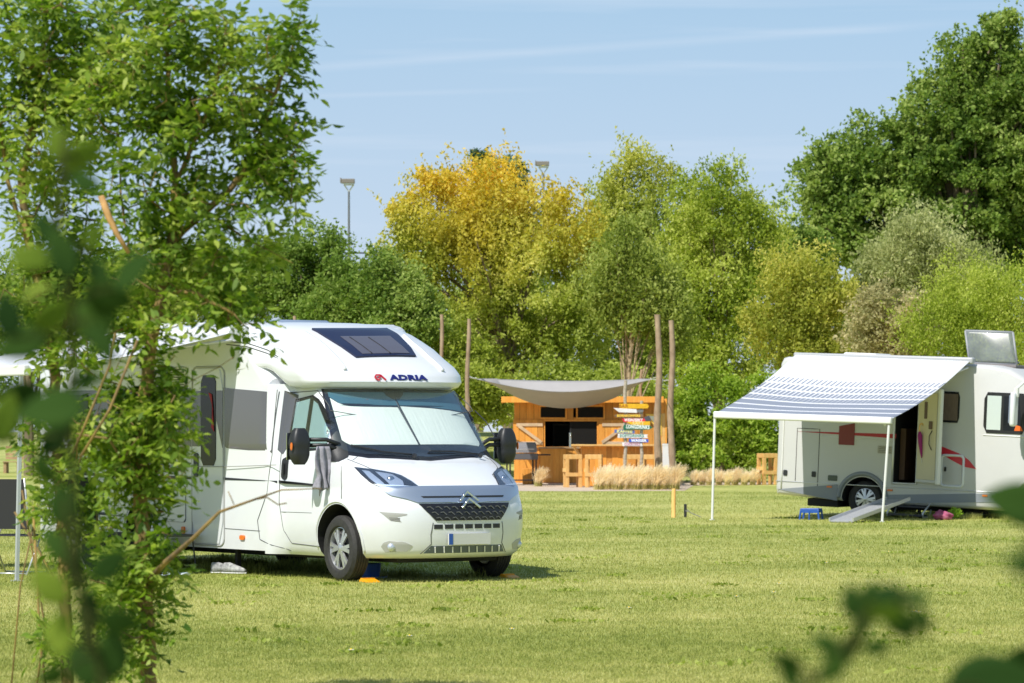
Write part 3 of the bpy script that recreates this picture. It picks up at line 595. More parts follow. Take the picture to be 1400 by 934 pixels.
    for x0, x1, z0, z1 in ((-3.6, -3.05, .55, .95), (-5.4, -4.7, .55, 1.0), (-6.4, -5.6, .5, 1.3)):
        hb = scan_patch(rrect(x0, x1, z0, z1, .04), sd, 'service_hatch', WHITE, V1, off=.010, thick=.02); seam(rrect(x0, x1, z0, z1, .04), sd, 'hatch_gap', SEAM, hb, r=.004, closed=True, sub=2)
    scan_patch(rrect(-3.13, -3.06, .42, .50, .02), sd, 'side_marker', ORANGE, V1, off=.014, thick=.02)
    M().box(-2.75, -2.3, -.35, .35, 2.70, 2.79).build('roof_vent', mat('bluish_vent_dome', (.22, .28, .38), .2, coat=1), V1, bevel=.04, smooth=True)
    M().box(-5.2, -4.6, -.3, .3, 2.72, 2.82).build('roof_vent', WHITE2, V1, bevel=.04)
    g = M(); g.bar((-5.2, -.75, .28), (-5.2, -.75, .02), .06); g.box(-5.3, -5.1, -.85, -.65, 0, .02); g.build('corner_steady', DARK, V1)
    g = M(); g.bar((-2.3, -.85, .28), (-2.3, -.85, .02), .05); g.box(-2.37, -2.23, -.92, -.78, 0, .02); g.build('corner_steady', DARK, V1)
    # antenna on the far mirror
    M().tube([(-.22, 1.12, 1.50), (-.32, 1.08, 1.66), (-.42, 1.0, 1.78)], .006, 6).build('antenna', BLACKP, V1)
    # rear lights
    for s_ in (-1, 1): M().box(-6.66, -6.60, s_ * .9 - .07, s_ * .9 + .07, .7, 1.1).build('rear_light', RED, V1, bevel=.02)
    # wheels
    for x, y, o_, yw in ((0, -.895, -1, R(-3)), (0, .895, 1, R(-3)), (-4.05, -.90, -1, 0), (-4.05, .90, 1, 0)):
        wheel('wheel', V1, (x, y, .342), o_, .342, .225, .225, yaw=yw)
    # awning of the near motorhome
    aw = bpy.data.objects.new('awning', None); C.objects.link(aw); aw.parent = V1
    g = M(); xa, xb = -1.84, -5.6
    g.tube([(xa, -1.17, 2.60), (xb, -1.17, 2.60)], .075, 12); g.build('cassette', WHITE2, aw, smooth=True)
    g = M(); rows = []
    for i in range(13):
        v = i / 12; rows.append([Vector((xa + (xb - xa) * k / 12, -1.2 - 2.45 * v, 2.62 - .42 * v - .05 * math.sin(math.pi * v) * (1 + .2 * math.sin(k * 1.3)))) for k in range(13)])
    g.grid(rows); g.build('canopy', mat('white_awning_cloth', (.62, .63, .66), .7, noise=.03, nscale=2), aw, smooth='all', solid=.004)
    g = M(); g.bar((xa + .03, -3.67, 2.19), (xb - .03, -3.67, 2.19), .07, .11); g.build('front_bar', WHITE2, aw, bevel=.015)
    for x in (xa, xb): g = M(); g.tube([(x, -1.2, 2.54), (x + (-.5 if x == xa else .5), -2.3, 2.36), (x, -3.64, 2.18)], .018, 8); g.build('folding_arm', ALU, aw)
    for x in (xa - .1, xb + .1): g = M(); g.bar((x, -3.67, 2.14), (x, -3.72, .01), .035); g.box(x - .05, x + .05, -3.77, -3.67, 0, .012); g.build('support_leg', ALU, aw)
def _ysurf(x, z):                                            # half width where the front corner is already curving in
    xf, wd, ln = pint(CAB, z); xs_ = xf - ln
    if x <= xs_: return wd
    return wd * (1 - ((x - xs_) / ln) ** 2) ** (1 / 2.6) if x < xf else 0
_os = sidey
def sidey(x, z):
    if x > -.3:
        return min(_os(x, z), _ysurf(x, min(z, 2.06)))
    return _os(x, z)
_TMP = None
build_motorhome()
def v1(x, y, z=0): return V1.matrix_basis @ Vector((x, y, z)) if False else Vector((-.98, 36.23, 0)) + Matrix.Rotation(math.atan2(-.819, .574), 3, 'Z') @ Vector((x, y, z))

# ------------------------------------------------------------------ the motorhome with the striped awning
A2 = R(-28); PITCH = 2.6
V2 = bpy.data.objects.new('motorhome', None); C.objects.link(V2); V2.location = (5.378, 63.571, 0)
V2.rotation_euler = (Matrix.Rotation(A2, 4, 'Z') @ Matrix.Rotation(R(PITCH), 4, 'Y')).to_euler()
prop(V2, 'silver grey coach built motorhome with striped awning out and entry door standing open', 'motorhome')
def v2(x, y, z=0): return Vector((5.378, 63.571, 0)) + (Matrix.Rotation(A2, 3, 'Z') @ Matrix.Rotation(R(PITCH), 3, 'Y')) @ Vector((x, y, z))
def build_second():
    GREY = mat('silver_grey_wall', (.53, .53, .52), .4, coat=.3, noise=.02, nscale=2); LOW = mat('grey_skirt', (.23, .25, .28), .45); CREAM = mat('cream_door_lining', (.62, .56, .40), .6)
    W = 1.12
    prof = [(-.07, .40), (-.1, .50), (-.1, 2.78), (-.05, 2.88), (.04, 2.91), (3.3, 2.91), (3.9, 2.90), (4.3, 2.84), (4.65, 2.66), (4.9, 2.40), (5.15, 1.9), (5.35, 1.45), (5.65, 1.25), (5.82, .95), (5.86, .6), (5.80, .36), (4.0, .34), (1.4, .34)]
    g = M(); n = len(prof); xc, zc = 2.9, 1.7
    ins = lambda k: [Vector((xc + (x - xc) * (1 - k / 2.9), 0, zc + (z - zc) * (1 - k / 1.3))) for x, z in prof]
    rings = [(-W, .07), (-W + .012, .045), (-W + .04, .018), (-W + .08, 0), (W - .08, 0), (W - .04, .018), (W - .012, .045), (W, .07)]
    # the side wall itself stays flat: rounded only at the roof and the ends
    rows = [[Vector((p.x, y, p.z)) for p in ins(k)] for y, k in rings]
    g.grid(rows, closed=True); g.f.append(tuple(range(n))); g.m.append(0); g.f.append(tuple(7 * n + i for i in reversed(range(n)))); g.m.append(0)
    body = g.build('body', [GREY, DARK], None, smooth=True)
    cut = [cyl_cut(1.62, .40, -1.4, -.66, .40), cyl_cut(4.95, .40, -1.4, -.66, .5)]
    dc = M().box(2.20, 2.62, -1.5, .4, .74, 2.42).build('cut', DARK); cut.append(dc); bool_cut(body, cut); body.parent = V2
    sf = lambda x, z: Vector((x, -W, z))
    def sp(p, name, m, par=V2, off=.006, thick=.02, **k): return scan_patch(p, sf, name, m, par, off=off, thick=thick, rows=k.pop('rows', 6), cols=k.pop('cols', 6), **k)
    sp([(-.08, .62), (1.14, .64), (1.14, .345), (.0, .36)], 'skirt', LOW, off=.010, rows=2, cols=2)
    sp([(2.08, .64), (4.45, .66), (4.45, .37), (2.08, .35)], 'skirt', LOW, off=.010, rows=2, cols=2)
    ar = [(1.62 + .46 * math.cos(R(a)), .40 + .46 * math.sin(R(a))) for a in range(-5, 186, 8)]; seam(ar, sf, 'arch_lip', LOW, V2, r=.045, sub=2)
    ar = [(4.95 + .46 * math.cos(R(a)), .50 + .46 * math.sin(R(a))) for a in range(-5, 186, 8)]; seam(ar, sf, 'arch_lip', GREY, V2, r=.035, sub=2)
    seam([(-.08, .64), (4.5, .66)], sf, 'skirt_trim', ALU, V2, r=.010)
    seam([(.03, .5), (.03, 2.75)], sf, 'corner_trim', WHITE2, V2, r=.016)
    gd = seam([(.74, .36), (.74, 1.62), (.30, 1.62), (.30, .66)], sf, 'garage_gap', SEAM, V2, r=.007, sub=4)
    for x, z in ((.10, .80), (.66, .80)): sp(rrect(x - .04, x + .04, z - .05, z + .05, .01), 'lock', BLACKP, gd, off=.014)
    sp([(.30, 1.565), (2.22, 1.60), (2.22, 1.52), (1.9, 1.53), (.30, 1.555)], 'red_line', mat('red_line', (.40, .02, .03), .4), off=.004, thick=.006, cols=10)
    seam([(.8, 1.50), (2.2, 1.475)], sf, 'silver_line', ALU, V2, r=.006)
    sp([(1.12, 1.75), (1.42, 1.76), (1.42, 1.36), (1.12, 1.36)], 'maroon_panel', mat('maroon_panel', (.20, .03, .03), .5), off=.012)
    vt = sp(rrect(1.88, 2.16, 1.24, 1.38, .01), 'wall_vent', mat('vent_beige', (.40, .38, .32), .5), off=.012)
    for k in range(4): seam([(1.90, 1.265 + k * .03), (2.14, 1.265 + k * .03)], lambda x, z: sf(x, z) - Vector((0, .012, 0)), 'louvre', SEAM, vt, r=.004)
    sp(rrect(.94, 1.12, .70, .80, .01), 'service_flap', mat('flap_green_grey', (.08, .10, .08), .5), off=.012)
    for x in (.98, 2.15, 3.95): sp(rrect(x - .05, x + .05, .575, .605, .008), 'side_reflector', ORANGE, off=.022)
    # windows
    w_ = sp(rrect(2.92, 3.40, 1.85, 2.40, .03), 'side_window', TINT, off=.014, thick=.03)
    sp([(3.08, 1.89), (3.37, 1.89), (3.37, 2.36), (3.08, 2.36)], 'blind', mat('brown_blind', (.14, .10, .08), .7, noise=.2, nscale=8, stretch=(8, 1, 1)), w_, off=.018, thick=.004)
    w_ = sp(rrect(3.86, 4.64, 1.70, 2.42, .06), 'cab_window', mat('window_rubber2', (.02, .02, .022), .3), off=.012, thick=.03)
    sp([(3.92, 1.76), (4.18, 1.76), (4.18, 2.36), (3.92, 2.36)], 'white_screen', mat('white_green_screen', (.55, .62, .60), .4), w_, off=.018, thick=.004)
    sp([(4.23, 1.76), (4.58, 1.76), (4.50, 2.36), (4.23, 2.36)], 'pane', TINT, w_, off=.016, thick=.004)
    seam([(3.86, 1.66), (4.64, 1.66)], sf, 'window_sill', WHITE2, V2, r=.012)
    sp([(4.44, 1.76), (4.60, 1.76), (4.56, 1.84), (4.47, 1.86)], 'orange_sticker', mat('orange_sticker', (.8, .15, .02), .5), w_, off=.022, thick=.004)
    # windscreen side, mirror
    g = M(); g.add([(4.78, -W - .012, 2.50), (5.08, -W - .012, 1.92), (5.25, -W - .012, 1.55), (4.98, -W - .012, 1.55), (4.72, -W - .012, 2.30)], [(0, 1, 2, 3, 4)]); g.build('quarter_glass', TINT, V2, solid=.01)
    g = M(); g.grid([[Vector((x + .02, y, z + .02)) for y in (-W + .1, 0, W - .1)] for x, z in ((4.70, 2.62), (4.9, 2.40), (5.15, 1.9), (5.33, 1.5))]); g.build('windscreen', TINT, V2, solid=.01)
    q = M(); q.tube([(4.70, -1.0, 2.62), (4.66, -1.36, 2.62), (4.58, -1.50, 2.50)], .025, 8); q.tube([(4.58, -1.5, 2.52), (4.58, -1.5, 2.36)], .05, 8)
    ma = q.build('mirror_arm', WHITE2, V2, smooth=True)
    g = M().box(4.50, 4.60, -1.62, -1.40, 1.84, 2.44); g.build('mirror_housing', WHITE, ma, bevel=.045, seg=3, smooth=True)
    g = M().box(4.485, 4.497, -1.59, -1.43, 1.90, 2.38); g.build('mirror_glass', mat('mirror_glass2', (.6, .65, .7), .05, metal=1), ma)
    # red swoosh and locker
    sp([(2.96, 1.46), (3.16, 1.40), (3.46, 1.30), (3.62, 1.20), (3.76, 1.05), (3.55, 1.07), (3.28, 1.19), (2.96, 1.36)], 'red_swoosh', RED, off=.005, thick=.006, rows=14, cols=8)
    lk = seam(rrect(3.10, 3.52, .72, 1.27, .07), sf, 'locker_frame', WHITE, V2, r=.026, closed=True, sub=2)
    sp(rrect(3.16, 3.20, .98, 1.06, .01), 'lock', BLACKP, lk, off=.014)
    g = M(); g.tube([(3.02, -W - .03, .76), (3.05, -W - .06, .80), (3.05, -W - .06, 1.02), (2.98, -W - .03, 1.08)], .02, 8); g.build('grab_handle', WHITE2, V2, smooth='all')
    # doorway
    fr = seam([(2.18, .72), (2.18, 2.44), (2.64, 2.44), (2.64, .72), (2.18, .72)], sf, 'door_frame', ALU, V2, r=.022, sub=3)
    g = M(); g.box(2.15, 3.0, .38, .41, .74, 2.42); g.box(2.22, 2.32, -.9, .3, .78, 1.7); g.build('cupboard', mat('brown_cupboard', (.09, .045, .025), .6), fr)
    DM = Matrix.Translation((2.66, -W - .03, 0)) @ Matrix.Rotation(R(-27), 4, 'Z')      # the leaf swung far open
    dl = M(); dl.box(0, .60, -.045, 0, .76, 2.42, mat=DM); dr = dl.build('entry_door', GREY, V2, bevel=.015)
    g = M(); g.box(.04, .52, -.058, -.045, .82, 2.36, mat=DM); g.build('door_lining', CREAM, dr, bevel=.006)
    g = M(); g.box(.20, .27, -.07, -.058, 1.90, 2.20, mat=DM); g.box(.34, .42, -.08, -.058, 1.72, 1.86, mat=DM); g.build('door_handle', mat('brown_handle', (.12, .07, .04), .5), dr, bevel=.004)
    g = M(); g.tube([DM @ Vector(p) for p in ((.42, -.06, 1.35), (.38, -.09, 1.45), (.38, -.09, 1.60), (.42, -.06, 1.70))], .008, 6); g.build('pull_strap', DARK, dr)
    g = M(); g.box(.55, .62, -.07, .01, .74, 2.44, mat=DM); g.build('door_edge', WHITE2, dr, bevel=.02)
    # fold out step
    st = M(); st.box(2.25, 2.90, -1.45, -1.05, .16, .19); st.box(2.3, 2.85, -1.10, -.9, .30, .33); sb = st.build('entry_step', mat('dark_step', (.05, .05, .055), .6), V2, bevel=.006)
    g = M()
    for x in (2.24, 2.91): g.tube([(x, -1.0, .38), (x, -1.14, .36), (x, -1.44, .22), (x, -1.42, .15), (x, -1.12, .15), (x, -1.02, .28)], .016, 8)
    g.build('step_frame', ALU, sb, smooth='all')
    M().box(.9, 5.3, -.6, .6, .24, .36).build('chassis', DARK, V2); M().box(.5, 1.1, -1.0, -.3, .22, .36).build('waste_tank', DARK, V2, bevel=.02)
    g = M(); g.bar((2.6, -.8, .36), (2.6, -.8, .10), .05); g.build('steady_leg', DARK, V2)
    # roof: dome, open hatch, cassette ends
    M().box(.95, 1.6, -.7, .1, 2.93, 3.03).build('roof_vent', WHITE2, V2, bevel=.045, seg=3, smooth=True)
    M().box(-.06, .06, -.75, -.55, 2.78, 2.90).build('rear_camera', ALU, V2, bevel=.03)
    hm = mat('smoky_acrylic', (.20, .22, .23), .3, coat=.15, noise=.2, nscale=3); 
    t_ = hm.node_tree; pb = t_.nodes['Principled BSDF']; pb.inputs['Alpha'].default_value = .72
    ht = Matrix.Translation((3.74, -.35, 2.90)) @ Matrix.Rotation(R(8), 4, 'Z') @ Matrix.Rotation(R(-12), 4, 'X') @ Matrix.Shear('XY', 4, (-.22, 0)) 
    fm = M(); fm.box(-.50, .45, -.08, .82, 0, .05); hf = fm.build('roof_hatch', mat('hatch_base', (.20, .18, .18), .7), V2, bevel=.01); hf.matrix_local = Matrix.Translation((3.72, -.35, 2.87))
    g = M(); rows = []
    for dz, k in ((0, 1), (.02, .99), (.05, .93), (.06, .86)): rows.append([ht @ Vector((-.02 - .43 * k * (a) - .0, -dz, .30 + .29 * k * b + .02)) for a, b in ((-1, -1), (-.94, -1), (0, -1), (.94, -1), (1, -1), (1, -.9), (1, .9), (.94, 1), (0, 1), (-.94, 1), (-1, .9), (-1, -.9))])
    g.grid(rows, closed=True); g.f.append(tuple(3 * 12 + i for i in range(12))); g.m.append(0); hp = g.build('hatch_dome', hm, V2, smooth=True)
    g = M(); cr = [ht @ Vector((-.02 + .43 * a, -.01, .32 + .29 * b)) for a, b in ((-1, -1), (1, -1), (1, 1), (-1, 1), (-1, -1))]
    for a, b in zip(cr[:-1], cr[1:]): g.tube([a, b], .022, 8)
    g.build('dome_rim', mat('grey_rim', (.30, .31, .33), .5), hp, smooth='all')
    g = M()
    for a in (-.36, .32): g.tube([ht @ Vector((a, 0, .30)), Vector((3.72 + a, .12, 2.92))], .008, 6)
    g.build('hatch_strut', DARK, hp)
    # wheels on the ground although the body leans nose down
    for x, y, o_ in ((1.62, -.90, -1), (1.62, .90, 1), (4.95, -.90, -1), (4.95, .90, 1)):
        wheel('wheel', V2, (x, y, .325 + math.tan(R(PITCH)) * x), o_, .33, .215, .20, spokes=7)
    # awning
    aw = bpy.data.objects.new('awning', None); C.objects.link(aw); aw.parent = V2
    xa, xb = .22, 3.66; ba, bb = .02, 3.30; yo = -4.12
    g = M(); g.bar((xa, -W - .075, 2.93), (xb, -W - .075, 2.96), 0.15, .12); g.build('cassette', mat('cassette_grey', (.40, .41, .43), .4), aw, bevel=.03, seg=3, smooth=True)
    st = bpy.data.materials.new('striped_awning_cloth'); st.use_nodes = True; t = st.node_tree; b = t.nodes['Principled BSDF']; b.inputs['Roughness'].default_value = .75
    tc_ = t.nodes.new('ShaderNodeUVMap'); sx = t.nodes.new('ShaderNodeSeparateXYZ'); t.links.new(tc_.outputs[0], sx.inputs[0])
    def mm(op, a, bb_, c=0, cl=False):
        q = t.nodes.new('ShaderNodeMath'); q.operation = op; q.use_clamp = cl
        for i, v in enumerate((a, bb_, c)):
            if isinstance(v, (int, float)): q.inputs[i].default_value = v
            else: t.links.new(v, q.inputs[i])
        return q.outputs[0]
    u, v = sx.outputs[0], sx.outputs[1]
    # bands parallel to the front bar from 45% down; cross hatch of slanting bars where they begin
    ph = mm('FRACT', mm('MULTIPLY', mm('SUBTRACT', v, .29), 10.5), 0)
    gapw = mm('MULTIPLY_ADD', v, -.10, .27)
    band = mm('GREATER_THAN', ph, gapw)
    start = mm('GREATER_THAN', v, .29)
    bars = mm('LESS_THAN', mm('FRACT', mm('MULTIPLY', mm('MULTIPLY_ADD', v, .12, u), 36), 0), mm('MULTIPLY_ADD', v, 1.7, -.18))
    m1 = mm('MULTIPLY', mm('MULTIPLY', band, start), bars)
    x = t.nodes.new('ShaderNodeMixRGB'); x.inputs['Color1'].default_value = (.74, .75, .78, 1); x.inputs['Color2'].default_value = (.24, .27, .34, 1)
    t.links.new(m1, x.inputs['Fac']); t.links.new(x.outputs[0], b.inputs['Base Color'])
    tr = t.nodes.new('ShaderNodeBsdfTranslucent'); t.links.new(x.outputs[0], tr.inputs['Color']); ms = t.nodes.new('ShaderNodeMixShader'); ms.inputs[0].default_value = .12
    t.links.new(b.outputs[0], ms.inputs[1]); t.links.new(tr.outputs[0], ms.inputs[2]); t.links.new(ms.outputs[0], t.nodes['Material Output'].inputs['Surface'])
    g = M(); rows = []; n = 40
    for i in range(n + 1):
        v_ = i / n; row = []
        for k in range(n + 1):
            u_ = k / n; x0 = xa + .05 + (ba - xa - .05) * v_; x1 = xb - .05 + (bb - xb + .05) * v_
            y = -W - .12 + (yo + W + .12) * v_; z = 2.96 + (1.86 - 2.96) * v_ + (.04 * u_) * v_ - .09 * math.sin(math.pi * v_) - .05 * math.sin(math.pi * u_) * math.sin(math.pi * v_) + .006 * math.sin(u_ * 9 + v_ * 2) * math.sin(v_ * 3.1)
            row.append(Vector((x0 + (x1 - x0) * u_, y, z)))
        rows.append(row)
    g.grid(rows); cl = g.build('canopy', st, aw, smooth='all', fix=False)
    uv = cl.data.uv_layers.new(name='UVMap'); N = n + 1
    for lp in cl.data.loops: vi = lp.vertex_index; uv.data[lp.index].uv = ((vi % N) / n, (vi // N) / n)
    q = cl.modifiers.new('s', 'SOLIDIFY'); q.thickness = .004
    g = M(); g.bar((ba - .02, yo, 1.84), (bb + .02, yo, 1.88), .09, .12); g.build('front_bar', WHITE2, aw, bevel=.025, seg=3, smooth=True)
    for x_, xw in ((ba, xa), (bb, xb)):
        zf = .045 * x_; g = M(); x_ = x_ - (.03 if x_ > 1 else 0); xf_ = x_ - (.05 if x_ > 1 else -.03)
        g.tube([(x_, yo, 1.80), (xf_, yo, zf + .01)], .022, 10); g.tube([(xf_, yo, zf + .012), (xf_, yo, zf)], .05, 10); g.build('support_leg', WHITE2, aw, smooth=True)
    for x0, x1, s_ in ((xa + .1, ba + .12, 1), (xb - .1, bb - .12, -1)):
        g = M(); mx_ = (x0 + x1) / 2 + s_ * .9; g.tube([(x0, -W - .1, 2.84), (mx_, (-W + yo) / 2, 2.14), (x1, yo + .04, 1.80)], .022, 8); g.build('folding_arm', ALU, aw)
    text_mesh
build_second()

# ------------------------------------------------------------------ the wooden bar hut
KX = lambda px, Y=102.0: (px - 700) / F * Y
KZ = lambda py, Y=102.0: H - (py - 588) / F * Y
def build_hut():
    e = empty('bar_hut', (0, 0, 0), 0, 'orange timber bar hut with open shutters and a wide dark serving hatch', 'hut')
    Y0 = 102.0; X0, X1 = KX(703), KX(912); top = 2.50
    holes = [(.98, 2.52, 1.07, 1.83), (.85, 1.58, 1.94, 2.26), (1.95, 2.71, 1.94, 2.26)]
    g = M(); x = X0; k = 0
    while x < X1 - .01:
        bw = min(.165 + .03 * ((k * 7) % 3), X1 - x); dy = .006 * ((k * 5) % 3); segs = [(0.0, top)]
        for a, b, c, d_ in holes:
            if x + bw > a + .01 and x < b - .01:
                ns = []
                for s0, s1 in segs:
                    if d_ <= s0 or c >= s1: ns.append((s0, s1)); continue
                    if c > s0: ns.append((s0, c))
                    if d_ < s1: ns.append((d_, s1))
                segs = ns
        for s0, s1 in segs: g.box(x + .004, x + bw - .004, Y0 - dy, Y0 + .03, s0, s1)
        x += bw; k += 1
    g.box(X0, X1, Y0 + .03, Y0 + .04, 0, .9)
    for xx in (X0, X1 - .04):
        for j in range(16): g.box(xx, xx + .035, Y0 + .04 + j * .19, Y0 + .04 + j * .19 + .18, 0, top)
    g.box(X0, X1, Y0 + 3.05, Y0 + 3.10, 0, top); g.build('wall', WOOD, e)
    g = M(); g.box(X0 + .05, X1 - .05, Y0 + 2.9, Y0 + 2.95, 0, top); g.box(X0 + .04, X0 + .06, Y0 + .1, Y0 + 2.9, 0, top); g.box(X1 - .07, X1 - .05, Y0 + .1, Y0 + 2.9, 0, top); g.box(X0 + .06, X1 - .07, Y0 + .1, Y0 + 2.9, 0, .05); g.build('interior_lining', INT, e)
    g = M(); g.box(X0 - .38, X1 - .12, Y0 - .45, Y0 + 3.4, top, top + .06); g.box(X0 - .38, X1 - .12, Y0 - .48, Y0 - .451, top - .12, top + .06); g.box(X0 - .38, X0 - .35, Y0 - .451, Y0 + 3.4, top - .12, top); g.build('roof', WOOD, e, bevel=.004)
    fr = M()
    for a, b, c, d_ in holes:
        for q in ((a - .05, b + .05, d_, d_ + .05), (a - .05, b + .05, c - .05, c), (a - .05, a, c, d_), (b, b + .05, c, d_)): fr.box(q[0], q[1], Y0 - .035, Y0 - .013, q[2], q[3])
    fr.build('frame', WOOD, e, bevel=.004)
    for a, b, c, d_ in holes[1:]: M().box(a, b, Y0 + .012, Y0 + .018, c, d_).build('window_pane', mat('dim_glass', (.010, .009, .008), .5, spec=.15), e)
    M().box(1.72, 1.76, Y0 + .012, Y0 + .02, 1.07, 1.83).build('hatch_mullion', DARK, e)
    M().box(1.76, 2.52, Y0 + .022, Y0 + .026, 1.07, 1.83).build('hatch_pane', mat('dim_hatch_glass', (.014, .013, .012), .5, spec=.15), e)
    for a, b, s_ in ((.03, .93, 1), (2.57, 3.47, -1)):
        g = M(); n = 5
        for i in range(n): xx = a + (b - a) * i / n; g.box(xx + .004, xx + (b - a) / n - .004, Y0 - .065, Y0 - .04, 1.04, 1.87)
        sh = g.build('shutter', WOOD, e); g = M()
        g.bar((a + .10, Y0 - .08, 1.73), (b - .02, Y0 - .08, 1.73), .09, .03, up=(0, 1, 0)) if 0 else g.box(a + .1, b - .02, Y0 - .092, Y0 - .066, 1.68, 1.77)
        g.box(a + .1, b - .02, Y0 - .092, Y0 - .066, 1.14, 1.23)
        p0, p1 = ((a + .16, Y0 - .106, 1.70), (b - .06, Y0 - .106, 1.20)) if s_ > 0 else ((b - .1, Y0 - .106, 1.70), (a + .1, Y0 - .106, 1.20))
        g.bar(p0, p1, .025, .09); g.build('batten', WOODB, sh, bevel=.003)
    # counter shelf and lower boards in front of the hatch
    M().box(.78, 2.0, Y0 - .55, Y0 - .04, 1.02, 1.07).build('counter_shelf', WOODG, e, bevel=.006)
    g = M()
    for i in range(6): g.box(.84 + i * .19, .84 + i * .19 + .182, Y0 - .50, Y0 - .47, .02, 1.02)
    g.build('counter_front', WOOD, e)
    return e
build_hut()
def hut_item(o, *a, **k): return prop(o, *a, **k)
# tap and drinks fridge inside the hatch
t = empty('beer_tap', (1.72, 101.6, 1.07), 0, 'chrome beer tap column standing on the counter in the hut hatch', 'tap')
g = M(); g.tube([(0, 0, 0), (0, 0, .42)], .035, 12); g.build('column', CHROME, t, smooth=True)
g = M(); g.tube([(0, 0, .36), (0, -.12, .36), (0, -.14, .30)], .014, 8); g.build('spout', CHROME, t, smooth='all'); M().box(-.012, .012, -.03, 0, .42, .50).build('handle', BLACKP, t, bevel=.004)
t = empty('drinks_fridge', (1.58, 104.2, .05), 0, 'dim glass fronted drinks fridge at the back inside the hut', 'fridge')
M().box(-.35, .35, 0, .6, 0, 1.72).build('cabinet', mat('fridge_grey', (.05, .055, .055), .5), t, bevel=.01); M().box(-.30, .30, -.02, -.002, .1, 1.65).build('door', mat('fridge_door', (.02, .03, .025), .5, spec=.2), t)
# bar counter in front
def build_bar():
    e = empty('bar_counter', (0, 0, 0), 0, 'l shaped timber bar counter in front of the hut with vertical boards', 'bar counter'); Y = 95.4
    x0, x1 = (797 - 700) / F * Y, (893 - 700) / F * Y
    g = M(); g.box(x0 - .32, x1 + .25, Y - .22, Y + .42, 1.12, 1.17); g.build('worktop', WOODL, e, bevel=.01)
    g = M(); n = 12
    for i in range(n): xx = x0 + (x1 - x0) * i / n; g.box(xx + .004, xx + (x1 - x0) / n - .004, Y - .01 * (i % 2), Y + .025, .02, 1.12)
    for j in range(10): g.box(x0 - .03, x0 - .002, Y + .03 + j * .16, Y + .03 + j * .16 + .152, .02, 1.12)
    g.build('front_boards', WOOD, e)
    g = M(); g.bar((x0 - .26, Y - .12, 1.12), (x0 - .02, Y + .06, .75), .06); g.bar((x1 + .16, Y - .12, 1.12), (x1 + .02, Y + .06, .75), .06); g.build('brace', WOODL, e)
    g = M(); g.box(x0 - .3, x0 + .06, Y + .422, Y + 1.9, 1.12, 1.17); g.build('side_worktop', WOODL, e, bevel=.01)
build_bar()
def stool(loc, rz, label, w_=.46, h=.90):
    e = empty('bar_stool', loc, rz, label, 'bar stool', 'rough timber bar stools at the hut'); q = w_ / 2 - .05
    M().box(-w_ / 2, w_ / 2, -w_ / 2, w_ / 2, h - .13, h).build('seat', WOODL, e, bevel=.012)
    for a in (-1, 1):
        for b in (-1, 1): M().box(a * q - .05, a * q + .05, b * q - .05, b * q + .05, 0, h - .13).build('leg', WOODL, e, bevel=.01)
    g = M()
    for a in (-1, 1): g.box(-q - .05, q + .05, a * (q + .055) - .015, a * (q + .055) + .015, .30, .40); g.box(a * (q + .055) - .015, a * (q + .055) + .015, -q - .035, q + .035, .42, .52)
    g.build('stretcher', WOODL, e, bevel=.005); return e
s0 = stool(G(783, 94.2), R(8), 'rough timber bar stool at the open left end of the bar, farthest left')
for px, Y, rz, lb in ((812, 94.0, -6, 'rough timber bar stool standing just left of the feather grass bed'), (864, 93.9, 4, 'timber bar stool half hidden by grass between the two signpost poles'), (889, 93.7, -9, 'timber bar stool in the shade just left of the tall bark pole'), (1049, 98.6, 20, 'timber bar stool alone on the terrace beside the striped awning motorhome')):
    c = copy_tree(s0); c.location = G(px, Y); c.rotation_euler.z = R(rz); c['label'] = lb
# chair back of the lone stool: a small timber high chair post
# barbecue beside the hut
e = empty('barbecue', G(713, 98.5), R(12), 'grey hooded gas barbecue on a black frame at the left end of the hut', 'barbecue')
g = M(); rows = [[Vector((x, -.26 * math.cos(a) , .92 + .30 * math.sin(a))) for a in [math.pi * j / 10 for j in range(11)]] for x in (-.42, .40)]
g.grid(rows); g.f.append(tuple(range(11))); g.m.append(0); g.f.append(tuple(21 - i for i in range(11))); g.m.append(0)
g.build('hood', mat('grey_hood', (.22, .22, .24), .5), e, smooth=True, fix=False); M().box(-.45, .43, -.28, .28, .72, .90).build('firebox', mat('grey_firebox', (.12, .12, .13), .5), e, bevel=.02)
for a in (-1, 1):
    for b in (-1, 1): M().bar((a * .38, b * .22, 0), (a * .38, b * .22, .72), .04).build('leg', BLACKP, e)
M().box(-.42, .42, -.25, .25, .12, .15).build('shelf', BLACKP, e); M().box(.44, .80, -.25, .25, .84, .88).build('side_table', BLACKP, e, bevel=.008); M().bar((-.3, -.33, 1.02), (.3, -.33, 1.02), .025).build('handle', ALU, e)
g = M(); g.box(-.20, .20, -.20, .20, 0, .46)
for k in range(5): g.box(-.205 + k * .082, -.205 + k * .082 + .076, -.216, -.2005, .01, .45)
o = g.build('wooden_crate', WOOD, None, bevel=.004); o.location = G(724, 99.4); prop(o, 'orange slatted crate standing under the left shutter of the hut', 'crate')
g = M(); g.box(.0, .9, 0, .05, 0, .9)
